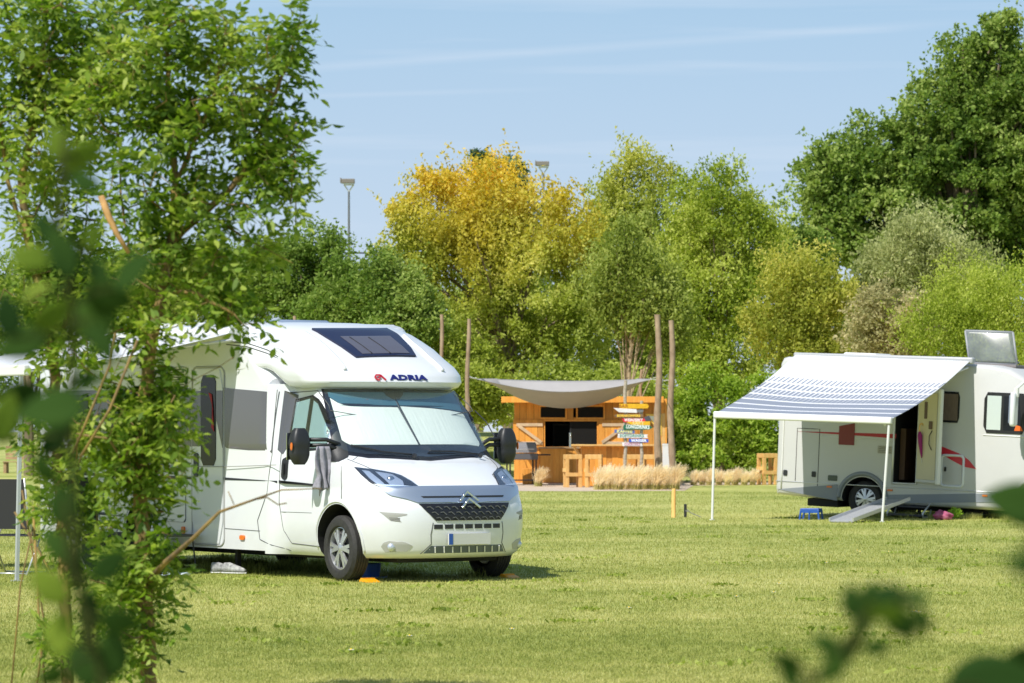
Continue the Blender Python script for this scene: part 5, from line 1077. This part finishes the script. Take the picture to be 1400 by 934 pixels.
def tree(name, label, cat, lobes, Y, base, m, n, size=.15, bark=BARKT, group='trees and tall bushes behind the meadow', r0=.16, seed=1, clumps=190, sig=.42, asp=.5, up=.35, limbs=14, hollow=.62, upright=0, droop=0):
    q = np.random.default_rng(seed); b = G(base, Y); e = empty(name, b, 0, label, cat, group); s = F / Y; n = int(n * 1.45); size *= .92
    L_ = []
    for lb in lobes:
        cx, cy, rx, ry = lb[:4]; dy = lb[4] if len(lb) > 4 else 0
        L_.append((np.array([(cx - 700) / s - b.x, dy, H - (cy - 588) / s]), np.array([rx / s, .8 * rx / s if rx < 150 else .6 * rx / s, ry / s])))
    wts = np.array([(r_[0] * r_[2] + r_[0] * r_[1] + r_[1] * r_[2]) for c_, r_ in L_]); wts /= wts.sum()
    idx = q.choice(len(L_), clumps, p=wts); cc = []
    for i in idx:
        d_ = q.normal(0, 1, 3); d_ /= np.linalg.norm(d_); c_, r_ = L_[i]; rr = q.uniform(hollow ** 2, 1) ** .5 * q.uniform(.80, 1.10) * (1 + .16 * math.sin(5 * d_[0] + 3 * seed) * math.sin(6 * d_[2] + seed)); cc.append(c_ + d_ * r_ * rr)
    cc = np.array(cc); cc[:, 2] = np.maximum(cc[:, 2], .12)
    k = q.integers(0, clumps, n); sg = sig * q.uniform(.45, 1.25, clumps)[k][:, None]
    sub = q.normal(0, 1, (clumps, 22, 3)); sub /= np.maximum(np.linalg.norm(sub, axis=2)[:, :, None], .75); ksub = q.integers(0, 22, n)
    off = (sub[k, ksub] * 1.25 + q.normal(0, .27, (n, 3)) * [1, 1, 1 + 1.2 * upright]) * sg * [1, 1, .8 + .4 * upright]
    if droop: off[:, 2] -= droop * np.abs(q.normal(0, 1, n)) * sg[:, 0]
    p = cc[k] + off
    # stray sprigs that break the outline
    nsh = max(8, n // 260); per = 16; ks = q.integers(0, clumps, nsh); ctr = np.mean(cc, axis=0); od = cc[ks] - ctr; od /= np.linalg.norm(od, axis=1)[:, None] + 1e-6
    od = od * .8 + q.normal(0, .35, (nsh, 3)) + [0, 0, .35 + upright * 1.4]; od /= np.linalg.norm(od, axis=1)[:, None]; sl_ = q.uniform(.5, 1.6, nsh) * sig * 1.9
    tq = q.uniform(.1, 1, (nsh, per)); shp = cc[ks][:, None] + od[:, None] * (tq * sl_[:, None])[:, :, None] + q.normal(0, .035 + .06 * (1 - tq)[:, :, None], (nsh, per, 3)) * sig / .42
    p = np.concatenate([p, shp.reshape(-1, 3)])
    p[:, 2] = np.maximum(p[:, 2], .05)
    npmesh('crown', leaf_quads(p, size, q, asp, up, zb=upright), 4, m, e)
    g = M(); top = np.mean([c_ for c_, r_ in L_], axis=0); zt = max(top[2], .8)
    tp = [Vector((0, 0, 0)), Vector((top[0] * .1, top[1] * .1, zt * .25)), Vector((top[0] * .35, top[1] * .35, zt * .55)), Vector(top)]
    g.tube(tp, [r0 * 1.2, r0, r0 * .8, r0 * .45], 8)
    for j in range(limbs):
        t_ = cc[q.integers(0, clumps)]; f0 = q.uniform(.15, .9); i0 = min(2, int(f0 * 3)); st = tp[i0].lerp(tp[i0 + 1], f0 * 3 - i0)
        mid = st.lerp(Vector(t_), .5) + Vector((0, 0, .12 * (Vector(t_) - st).length)); g.tube([st, mid, Vector(t_)], [r0 * .38, r0 * .24, r0 * .07], 6)
    g.build('trunk', bark, e, smooth=True, fix=False)
    return e
tree('willow_tree', 'big golden yellow willow with a rounded crown behind the wooden hut', 'tree', [(600, 300, 75, 75), (660, 270, 70, 65, 1), (715, 305, 65, 52, .5), (770, 320, 60, 70), (570, 345, 50, 50), (640, 380, 100, 90), (740, 410, 95, 90), (690, 470, 80, 60, 1), (790, 450, 50, 70)], 118, 700, LM['willow'], 62000, .15, seed=11, clumps=420, r0=.22, limbs=30, upright=.3)
tree('willow_tree', 'tall olive green willow to the right of the golden one', 'tree', [(870, 270, 55, 58), (840, 330, 60, 60), (910, 320, 50, 60), (880, 400, 75, 70), (870, 480, 70, 50)], 122, 870, LM['olive'], 40000, .14, seed=12, clumps=300, r0=.2, limbs=24, upright=.3)
tree('willow_tree', 'yellow green willow whose dense crown ends the middle row of trees on its right', 'tree', [(985, 290, 62, 62), (950, 340, 50, 60, .8), (1020, 330, 45, 55), (985, 400, 75, 70), (1000, 480, 60, 55), (940, 450, 40, 70)], 116, 985, LM['lime'], 42000, .14, seed=13, clumps=300, r0=.18, limbs=24, upright=.3)
tree('maple_tree', 'slender fresh green young tree with forked pale stem just behind the hut', 'tree', [(868, 330, 30, 34), (840, 375, 36, 40), (890, 385, 38, 44), (822, 430, 28, 40), (915, 440, 30, 50), (868, 430, 45, 40)], 108, 856, LM['green'], 13000, .14, bark=BARKL, seed=14, clumps=90, r0=.085, limbs=26, sig=.42, upright=.5)
tree('oak_tree', 'huge dark green broadleaf tree towering at the right edge', 'tree', [(1370, 110, 90, 85), (1290, 170, 70, 70), (1210, 220, 75, 60), (1130, 250, 50, 42), (1330, 260, 120, 100), (1220, 310, 90, 80), (1140, 320, 45, 55), (1400, 330, 110, 90, 2), (1370, 220, 90, 90, 1), (1340, 130, 60, 60, 1), (1480, 200, 110, 140), (1290, 400, 90, 60)], 145, 1340, LM['dark'], 180000, .21, seed=15, clumps=820, sig=.55, r0=.45, limbs=50, hollow=.7, asp=.6)
tree('golden_shrub', 'golden yellow shrub with a pale slim trunk above the awning motorhome roof', 'shrub', [(1100, 385, 55, 48), (1130, 420, 50, 50), (1075, 440, 50, 55), (1110, 490, 60, 40)], 104, 1130, LM['gold'], 22000, .13, bark=BARKL, seed=16, clumps=170, r0=.08, sig=.36, upright=.4)
tree('grey_willow', 'windswept grey green willow in front of the huge dark tree', 'tree', [(1260, 330, 48, 36), (1230, 370, 60, 40), (1310, 370, 60, 40), (1200, 400, 35, 45)], 112, 1250, LM['grey'], 20000, .15, seed=17, clumps=150, sig=.4, upright=.5, asp=.35)
tree('beige_bush', 'dusty beige leaved bush right behind the long awning', 'shrub', [(1215, 430, 45, 40), (1245, 465, 50, 35), (1190, 460, 35, 40)], 102, 1225, LM['beige'], 13000, .13, seed=18, clumps=100, sig=.34)
tree('willow_shrub', 'fine leaved olive yellow willow shrub at the right edge behind the roof hatch', 'shrub', [(1330, 410, 70, 42), (1400, 420, 70, 50), (1290, 450, 50, 40), (1370, 470, 90, 35), (1460, 440, 60, 60)], 100, 1350, LM['lime'], 34000, .11, seed=19, clumps=220, sig=.38, upright=.6, asp=.35)
tree('lime_bush', 'bright leafy green bush right of the thick bark poles, reaching the ground', 'shrub', [(985, 560, 55, 50), (945, 600, 35, 42), (1020, 590, 45, 50), (1060, 560, 40, 60), (960, 530, 35, 30), (1040, 620, 50, 30), (975, 630, 55, 22)], 103, 985, LM['fresh'], 24000, .13, seed=20, clumps=170, r0=.07, sig=.3)
tree('dark_bush', 'dark bush filling the dip between the yellow green willow and the huge tree', 'shrub', [(1075, 350, 40, 45), (1060, 400, 60, 60), (1100, 330, 25, 28), (1150, 450, 70, 60)], 135, 1080, LM['dark'], 17000, .2, seed=21, clumps=130, sig=.45)
tree('conifer', 'blue green tree tip peeping out behind the golden willow, left one', 'tree', [(655, 222, 16, 16), (655, 300, 40, 70)], 140, 655, LM['conifer'], 5000, .22, seed=22, clumps=60, sig=.3)
tree('conifer', 'blue green tree tip peeping out behind the golden willow, right one', 'tree', [(694, 225, 24, 18), (694, 300, 40, 70)], 141, 694, LM['conifer'], 5000, .22, seed=23, clumps=60, sig=.3)
tree('hedge_tree', 'dull green tree almost hidden behind the middle of the golden willow', 'tree', [(700, 420, 95, 70), (640, 450, 60, 60), (770, 440, 60, 60)], 132, 700, LM['olive'], 16000, .18, seed=24, clumps=130, sig=.5)
# hedge line left of the willow
for i, (lb, lobes, base, m_, n, Y) in enumerate([
    ('leafy green tree of the hedge whose top stands right of the ash crown', [(430, 350, 45, 35), (400, 380, 60, 50), (440, 410, 60, 40)], 425, 'hedge', 17000, 116),
    ('green hedge tree at the foot of the floodlight mast', [(490, 385, 45, 32), (505, 410, 50, 40), (470, 430, 60, 30)], 490, 'hedge', 15000, 113),
    ('darker hedge tree with a leaning tip beside the golden willow', [(545, 400, 40, 45), (520, 375, 18, 26), (560, 440, 50, 50)], 545, 'dark', 13000, 111),
    ('green hedge tree behind the right side of the ash crown', [(340, 370, 50, 40), (320, 400, 60, 50)], 335, 'hedge', 13000, 117),
    ('hedge tree seen through the middle of the ash foliage', [(240, 370, 60, 45), (230, 410, 60, 50)], 240, 'green', 12000, 116),
    ('hedge tree seen between the two ash trees', [(140, 385, 60, 45), (150, 430, 70, 50)], 140, 'hedge', 12000, 117),
    ('hedge tree at the left edge of the picture', [(40, 390, 70, 45), (30, 430, 80, 50)], 40, 'dark', 12000, 118)]):
    tree('hedge_tree', lb, 'tree', lobes, Y, base, LM[m_], n, .15, group='trees of the hedge behind the white motorhome', seed=40 + i, clumps=110, sig=.42)
# lower bushes closing the gaps under the crowns
for i, (px, py, rx, ry, Y, m_, lb) in enumerate([(60, 520, 90, 75, 128, 'hedge', 'bushy hedge low at the far left above the distant bench'), (210, 520, 90, 70, 128, 'hedge', 'low hedge bush behind the rear half of the white motorhome'), (360, 520, 90, 70, 126, 'dark', 'low hedge bush behind the front of the white motorhome'), (500, 520, 80, 70, 125, 'hedge', 'low hedge bush behind the roof cap'), (610, 500, 70, 62, 112, 'willow', 'olive undergrowth left of the shade sail, behind the sail pole'), (760, 545, 75, 45, 116, 'olive', 'shaded undergrowth behind the hut roof, left half'), (870, 560, 80, 55, 116, 'olive', 'shaded undergrowth behind the hut roof, right half'), (640, 535, 45, 32, 108, 'willow', 'low brownish bush between the white motorhome and the hut'), (1150, 545, 110, 80, 114, 'hedge', 'bushes hidden mostly behind the striped awning'), (1330, 545, 120, 80, 116, 'hedge', 'bushes behind the right hand motorhome roof')]):
    tree('undergrowth_bush', lb, 'bush', [(px, py, rx, ry), (px + rx * .5, py + 15, rx * .6, ry * .8)], Y, px, LM[m_], 11000, .16, group='low bushes under the trees', r0=.05, seed=60 + i, clumps=110, sig=.4, limbs=8)

# ------------------------------------------------------------------ the two ash trees in front, out of focus
ASH = leafmat('ash_leaves', [(.05, .11, .014), (.18, .28, .035), (.44, .51, .11)], .45, 2.2, spec=.3, rough=.45)
ASHBARK = mat('lichen_bark', (.085, .06, .04), .9, col2=(.38, .25, .07), nscale=9, stretch=(1, 1, .5), bump=.6, bscale=20)
def leaflets(o, d, up_, q, L_=.17, n=7, ll=.062, lw=.024, droop=.5):
    """one pinnate leaf: returns (n, 6, 3) leaflet outlines"""
    d = d / np.linalg.norm(d); side_ = np.cross(d, up_); side_ /= np.linalg.norm(side_) + 1e-9; res = []
    k = (n - 1) // 2; sc = q.uniform(.75, 1.2)
    for i in range(k + 1):
        t_ = .35 + .65 * i / k; p = o + d * L_ * sc * t_ + np.array([0, 0, -droop * L_ * sc * t_ * t_ * .6])
        dirs = [d * .45 + side_, d * .45 - side_] if i < k else [d]
        for v in dirs:
            v = v + q.normal(0, .18, 3) + np.array([0, 0, -droop * .6]); v /= np.linalg.norm(v); nn = np.cross(v, side_ if i == k else d) + q.normal(0, .3, 3); w_ = np.cross(v, nn); w_ /= np.linalg.norm(w_) + 1e-9; nn = np.cross(v, w_)
            l = ll * sc * q.uniform(.8, 1.2); w_ = w_ * lw * sc * q.uniform(.85, 1.2) / 2; b = nn * .006 * q.choice([-1, 1])
            res.append(np.stack([p, p + v * l * .3 + w_ + b, p + v * l * .62 + w_ * .9 + b, p + v * l - b, p + v * l * .62 - w_ * .9 + b, p + v * l * .3 - w_ + b]))
    a_, c_ = o, o + d * L_ * sc + np.array([0, 0, -droop * L_ * sc * .6]); m_ = (a_ + c_) / 2 + np.array([0, 0, droop * L_ * sc * .12]); ww = side_ * .0014
    res.append(np.stack([a_ + ww, m_ + ww, c_ + ww * .4, c_ - ww * .4, m_ - ww, a_ - ww])); return np.array(res)
def front_tree(name, label, base, stems, lobes, n, seed, Y, extra=(), leaves=6, stub=None):
    q = np.random.default_rng(seed); b = G(base, Y); e = empty(name, b, 0, label, 'tree', 'young ash trees in front of the white motorhome')
    def W(px, py, dy=0.0): v = P(px, py, Y + dy); return np.array([v.x - b.x, v.y - b.y, v.z])
    nodes, par, rad = [], [], []
    def add(p, pa): nodes.append(np.array(p)); par.append(pa); return len(nodes) - 1
    for st in stems:                                          # first entry: index point of an earlier stem or None
        pa = -1
        if st[0] is not None: w0 = W(*st[0]); pa = int(np.argmin([np.linalg.norm(x - w0) for x in nodes]))
        pts_ = [W(*p) for p in st[1:]]
        if pa < 0: pts_[0][2] = 0; pa = add(pts_[0], -1); rest = pts_[1:]
        else: rest = pts_
        for p in rest:
            a = nodes[pa].copy(); m = max(2, int(np.linalg.norm(p - a) / .07))
            for k in range(1, m + 1): pa = add(a + (p - a) * k / m + q.normal(0, .004, 3), pa)
    nst = len(nodes)
    A_ = []; ar = np.array([l[2] * l[3] for l in lobes], float); ar /= ar.sum()
    for i in q.choice(len(lobes), n, p=ar):
        cx, cy, rx, ry = lobes[i][:4]; v = q.normal(0, 1, 3); v /= np.linalg.norm(v); v *= q.uniform(0, 1) ** .42; A_.append(W(cx + v[0] * rx, cy + v[2] * ry, v[1] * max(.35, min(rx, ry) / 261 * 1.3)))
    A_ = np.array(A_); root = np.array([0, 0, .8]); order = np.argsort([min(np.linalg.norm(a - nodes[k]) for k in range(0, nst, 3)) for a in A_]); tips = []
    for i in order:
        a = A_[i]; N_ = np.array(nodes); dd = np.linalg.norm(N_ - a, axis=1) + .25 * np.maximum(0, N_[:, 2] - a[2]); j = int(dd.argmin()); p0 = nodes[j]; L_ = np.linalg.norm(a - p0); m = max(1, int(L_ / .07)); pa = j; bend = q.normal(0, .08 * L_, 3); bend[2] -= .08 * L_
        for k in range(1, m + 1): t_ = k / m; pa = add(p0 + (a - p0) * t_ + bend * math.sin(math.pi * t_), pa)
        tips.append(pa)
    cnt = np.zeros(len(nodes)); 
    for t_ in tips: cnt[t_] += 1
    for i in range(len(nodes) - 1, -1, -1):
        if par[i] >= 0: cnt[par[i]] += cnt[i]
    rad = .0026 * np.maximum(cnt, .6) ** .45
    g = M(); kids = {}
    for i, p in enumerate(par): kids.setdefault(p, []).append(i)
    def chain(i):                                             # tubes along chains of nodes
        todo = [(par[i], i)]
        while todo:
            a, c = todo.pop(); ps = [nodes[a]] if a >= 0 else []; rs = [min(rad[a], rad[c] * 1.25)] if a >= 0 else []
            while True:
                ps.append(nodes[c]); rs.append(rad[c]); ks = kids.get(c, [])
                if not ks: break
                ks = sorted(ks, key=lambda k: -cnt[k])
                for k in ks[1:]: todo.append((c, k))
                c = ks[0]
            if len(ps) > 1: g.tube(ps, [float(r) for r in rs], 7 if max(rs) > .012 else 4, caps=False)
    for i, p in enumerate(par):
        if p < 0: chain(i)
    for tw in extra:
        g.tube([W(*p[:3]) for p in tw[0]], tw[1], 6)
    g.build('trunk', ASHBARK, e, smooth='all', fix=False)
    if stub: h = M(); h.tube([W(*p) for p in stub], [.016, .018, .014, .010], 8); h.build('broken_branch', mat('bare_orange_wood', (.48, .27, .10), .8, noise=.25, nscale=20), e, smooth='all')
    LV = []
    for t_ in tips:
        o = nodes[t_]; base_d = o - nodes[par[t_]]; base_d = base_d / (np.linalg.norm(base_d) + 1e-9)
        for k in range(leaves):
            d_ = base_d * .5 + q.normal(0, .75, 3); d_[2] += .12; LV.append(leaflets(o - base_d * .09 * q.uniform(0, 1.6), d_, np.array([0, 0, 1.0]) + q.normal(0, .35, 3), q, n=7 if q.random() < .6 else 5))
    npmesh('crown', np.concatenate(LV), 6, ASH, e)
    return e
front_tree('ash_tree', 'young multi stemmed ash with a lichen spotted thick stem at the far left', 92,
    [(None, (92, 1010), (92, 860), (84, 700), (78, 590), (74, 500), (60, 420), (42, 340), (30, 260), (48, 150), (60, 40)), ((74, 500), (100, 400, .1), (120, 300, .2), (130, 150, .3)), ((84, 700), (120, 600, -.1), (160, 500, -.1), (178, 468, -.1)), ((42, 340), (10, 250), (-10, 120)), (None, (120, 1010), (128, 870), (135, 760, .1), (128, 640, .2))],
    [(40, 60, 110, 100), (110, 140, 100, 100), (30, 200, 80, 70), (60, 290, 80, 50), (110, 50, 90, 80), (40, 400, 65, 50), (95, 380, 60, 50), (110, 640, 50, 40), (90, 470, 60, 35), (62, 590, 45, 50), (125, 705, 45, 45), (75, 700, 35, 45), (100, 870, 45, 45), (75, 640, 40, 30), (130, 780, 40, 40), (130, 910, 30, 40)], 300, 31, 18.6,
    extra=[([(40, 1000, .3), (62, 860, .3), (42, 740, .3), (30, 670, .3)], .006), ([(10, 1000, .4), (28, 800, .4), (52, 690, .4)], .005), ([(70, 1000, .2), (55, 880, .2), (45, 690, .2)], .007), ([(20, 700, .3), (75, 790, .3), (95, 900, .3)], .006)], leaves=5)
front_tree('ash_tree', 'second young ash with a broad leafy crown hanging over the motorhome roof', 205,
    [(None, (205, 1010), (202, 860), (196, 760), (192, 680), (196, 580), (205, 480), (222, 400), (236, 330), (240, 250), (230, 120), (225, 20)), ((236, 330), (280, 290), (330, 240), (365, 160), (395, 80), (412, 20)), ((280, 290), (340, 330), (400, 360)), ((205, 480), (180, 380, .2), (165, 250, .3), (160, 100, .3)), ((222, 400), (270, 400, -.2), (320, 430, -.2)), ((330, 240), (390, 220, -.1), (418, 190, -.1)), ((192, 680), (150, 600, -.2), (170, 560, -.2)), ((196, 580), (260, 520, -.1), (320, 490, -.1)), ((240, 250), (290, 140, -.1), (310, 30, -.1))],
    [(230, 30, 100, 70), (320, 40, 90, 60), (385, 50, 50, 60), (330, 110, 90, 70), (190, 120, 85, 80), (260, 190, 90, 80), (375, 215, 55, 60), (350, 170, 70, 60), (392, 250, 40, 32), (200, 260, 90, 60), (330, 270, 75, 45), (360, 330, 55, 38), (270, 340, 80, 55), (190, 380, 80, 60), (290, 410, 70, 42), (330, 450, 42, 24), (180, 440, 70, 35), (140, 480, 60, 35), (220, 500, 50, 30), (170, 560, 80, 50), (215, 590, 65, 50), (150, 610, 60, 45), (180, 580, 75, 50), (235, 560, 30, 40), (120, 570, 50, 40), (205, 640, 60, 45), (180, 850, 50, 50), (150, 780, 45, 50), (215, 655, 20, 20), (185, 680, 50, 35), (205, 770, 55, 38), (175, 820, 45, 40), (225, 815, 35, 30), (170, 890, 45, 40), (215, 730, 35, 20)], 470, 32, 18.0,
    extra=[([(198, 800), (225, 770, -.3), (265, 735, -.5), (300, 700, -.6), (345, 684, -.6), (385, 670, -.6), (440, 668, -.6)], [.018, .015, .011, .008, .006, .004, .0022]), ([(345, 684, -.6), (365, 680, -.6), (380, 690, -.6), (392, 688, -.6)], .004), ([(100, 620, -.3), (125, 560, -.3), (150, 500, -.3), (158, 455, -.3)], .007), ([(110, 625, -.3), (150, 560, -.3), (188, 465, -.3)], .008), ([(320, 690, -.6), (312, 672, -.6)], .003)],
    leaves=5, stub=[(138, 268, -.4), (148, 295, -.4), (160, 320, -.4), (176, 346, -.4)])

# ------------------------------------------------------------------ shrub sprigs very close to the camera
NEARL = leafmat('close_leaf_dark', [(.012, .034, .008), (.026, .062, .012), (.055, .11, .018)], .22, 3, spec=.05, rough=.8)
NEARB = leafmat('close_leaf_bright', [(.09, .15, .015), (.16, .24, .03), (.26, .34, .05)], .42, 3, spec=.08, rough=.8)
STEMM = mat('close_stem', (.035, .045, .012), .9, spec=.05)
def near_leaf(g, px, py, ln, ang, Y, tilt, wid=.62):
    c = P(px, py, Y); s = ln / F * Y; a = R(ang); d_ = Vector((math.cos(a), .25 * math.sin(tilt * 3), math.sin(a))).normalized(); nrm_ = (Matrix.Rotation(tilt, 3, d_) @ Vector((0, -1, .25))).normalized(); w_ = d_.cross(nrm_).normalized(); rows = []
    for i in range(9):
        t_ = i / 8; hw = wid * s / 2 * math.sin(math.pi * t_ ** .8) ** .8 if 0 < i < 8 else .0005; rows.append([c + d_ * s * (t_ - .5) + w_ * hw * k + nrm_ * (-.10 * s * (t_ - .5) ** 2 * 2 + .10 * hw * abs(k)) for k in (-1, -.5, 0, .5, 1)])
    g.grid(rows); return c - d_ * s / 2
def sprig(name, label, Y, stem, leaves_):
    b = G(stem[0][0], Y); e = empty(name, b, 0, label, 'shrub', 'blurred shrub sprigs close to the camera'); gs = M(); gd = {0: M(), 1: M()}; sp_ = [P(x, y, Y) for x, y in stem]; sp_[0] = G(stem[0][0], Y)
    gs.tube([p - b for p in sp_], [.007] + [.005] * (len(sp_) - 2) + [.002], 7)
    def nearest(p): 
        best = None
        for a, c in zip(sp_[:-1], sp_[1:]):
            t_ = max(0, min(1, (p - a).dot(c - a) / (c - a).length_squared)); q_ = a + (c - a) * t_
            if best is None or (q_ - p).length < (best - p).length: best = q_
        return best
    for i, (px, py, ln, ang, tone) in enumerate(leaves_):
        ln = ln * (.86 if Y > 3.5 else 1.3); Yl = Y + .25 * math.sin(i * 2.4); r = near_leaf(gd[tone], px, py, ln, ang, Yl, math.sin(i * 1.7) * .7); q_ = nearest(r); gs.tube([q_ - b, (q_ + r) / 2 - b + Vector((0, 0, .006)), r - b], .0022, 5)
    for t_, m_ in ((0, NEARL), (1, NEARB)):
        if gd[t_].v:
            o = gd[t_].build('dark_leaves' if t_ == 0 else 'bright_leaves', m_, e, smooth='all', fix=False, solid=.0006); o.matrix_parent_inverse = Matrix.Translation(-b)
    gs.build('stem', STEMM, e, smooth='all'); return e
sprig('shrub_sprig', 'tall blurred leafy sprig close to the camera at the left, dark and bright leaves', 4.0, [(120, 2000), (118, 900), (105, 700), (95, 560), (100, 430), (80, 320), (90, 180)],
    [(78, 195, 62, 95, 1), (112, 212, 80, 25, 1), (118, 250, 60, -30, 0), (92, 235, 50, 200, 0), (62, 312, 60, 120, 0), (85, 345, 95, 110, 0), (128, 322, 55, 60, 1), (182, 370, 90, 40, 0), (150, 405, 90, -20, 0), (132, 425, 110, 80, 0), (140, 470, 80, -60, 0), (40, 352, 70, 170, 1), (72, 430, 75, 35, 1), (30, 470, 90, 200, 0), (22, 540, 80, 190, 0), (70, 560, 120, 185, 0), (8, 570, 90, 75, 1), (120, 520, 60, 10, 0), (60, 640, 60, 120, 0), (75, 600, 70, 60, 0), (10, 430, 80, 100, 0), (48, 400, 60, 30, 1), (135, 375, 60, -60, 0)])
sprig('shrub_sprig', 'low blurred sprig of round dark leaves at the bottom left corner', 3.8, [(135, 2100), (140, 930), (120, 840), (95, 760), (88, 680)],
    [(84, 690, 75, 95, 0), (78, 745, 80, 130, 0), (66, 800, 85, 130, 1), (105, 770, 70, 60, 0), (150, 772, 75, 40, 0), (165, 850, 75, -10, 0), (122, 835, 80, 80, 0), (82, 865, 90, 75, 1), (155, 890, 95, 90, 0), (112, 910, 80, 120, 0), (70, 925, 60, 200, 0)])
sprig('shrub_sprig', 'one large blurred dark leaf hanging in at the right edge before the motorhome', 3.9, [(1500, 2100), (1490, 900), (1450, 740)], [(1394, 688, 120, 165, 0), (1430, 640, 110, 120, 0), (1440, 760, 100, 200, 0)])
sprig('shrub_sprig', 'strongly blurred twig with small leaves over the lawn at lower right', 3.2, [(1060, 3600), (1085, 960), (1150, 890), (1190, 840), (1240, 822)],
    [(1165, 822, 42, 100, 0), (1180, 850, 50, 250, 0), (1215, 812, 40, 20, 0), (1250, 818, 38, 10, 0), (1232, 852, 50, -50, 0), (1212, 835, 45, -20, 1), (1150, 893, 42, 200, 0), (1140, 915, 40, 230, 0), (1078, 918, 45, 110, 0), (1200, 885, 32, 0, 0), (1075, 905, 40, 150, 0), (1190, 815, 38, 80, 0), (1262, 850, 36, -70, 0), (1128, 880, 36, 150, 0)])
sprig('shrub_sprig', 'broad blurred dark leaf at the bottom right corner', 3.6, [(1380, 2300), (1378, 1000), (1370, 950)], [(1360, 935, 160, 5, 0), (1395, 905, 90, 30, 0)])
sprig('shrub_sprig', 'faint blurred small leaves at the right edge above the corner leaf', 2.4, [(1440, 4000), (1432, 900), (1420, 800)], [(1398, 772, 45, 160, 0), (1412, 750, 35, 120, 0)])
# daisies in the lawn
DW = mat('daisy_white', (.8, .8, .78), .7); DY = mat('daisy_yellow', (.8, .55, .05), .7); proto = None
for i, (px, py) in enumerate([(1007, 824), (1172, 759), (1176, 761), (1332, 758), (1058, 818), (1250, 845), (1256, 846), (1130, 776), (748, 682), (930, 760), (860, 840), (700, 870), (560, 880), (1065, 806), (1215, 761), (480, 900)]):
    Y = H * F / (py - 588)
    if proto is None:
        proto = o = empty('daisy'); g = M(); g.lathe([(.001, .062), (.012, .058), (.018, .056), (.022, .060)], n=10, close=False); g.build('petals', DW, o); M().lathe([(.008, .060), (.006, .067), (.001, .068)], n=8, close=False).build('centre', DY, o); M().tube([(0, 0, 0), (0, 0, .058)], .0015, 5).build('stem', STEMM, o)
    else: o = copy_tree(proto)
    o.location = G(px, Y); prop(o, 'tiny white daisy standing in the mown lawn', 'flower', 'daisies in the lawn')

# unmown tufts left standing round and under the vehicles, dandelion leaves here and there
def tufts(cs, n, h, spread):
    q = np.random.default_rng(5); c = np.array(cs); k = q.integers(0, len(c), n); p = c[k] + q.normal(0, spread, (n, 2)); a = q.uniform(0, 6.28, n); hh = h * q.uniform(.4, 1.2, n); l = q.normal(0, .35, (n, 2)) * hh[:, None]
    V = np.zeros((n, 3, 3)); dx = np.stack([np.cos(a), np.sin(a)], 1) * .006; V[:, 0, :2] = p - dx; V[:, 1, :2] = p + dx; V[:, 2, :2] = p + l; V[:, 2, 2] = hh; return V
q_ = np.random.default_rng(9); cs = []
for i in range(60): v = v2(q_.uniform(1.9, 5.6), q_.uniform(-1.5, .9), 0); cs.append((v.x, v.y))
for i in range(26): v = v1(q_.uniform(-6, .4), q_.uniform(-.9, .9)); cs.append((v.x, v.y))
npmesh('tall_grass_tufts', tufts(cs, 15000, .11, .09), 3, GB)['kind'] = 'stuff'
cs = [(q_.uniform(-3.5, 5.5) * y / 36, y) for y in q_.uniform(22, 62, 120)]
npmesh('weed_patches', leaf_quads(np.concatenate([np.array([[x + dx, y + dy, .022] for dx, dy in q_.normal(0, .07 + .05 * (i % 3), (38, 2))]) for i, (x, y) in enumerate(cs)]), .05, q_, .6, 2.5), 4, LM['green'])['kind'] = 'stuff'
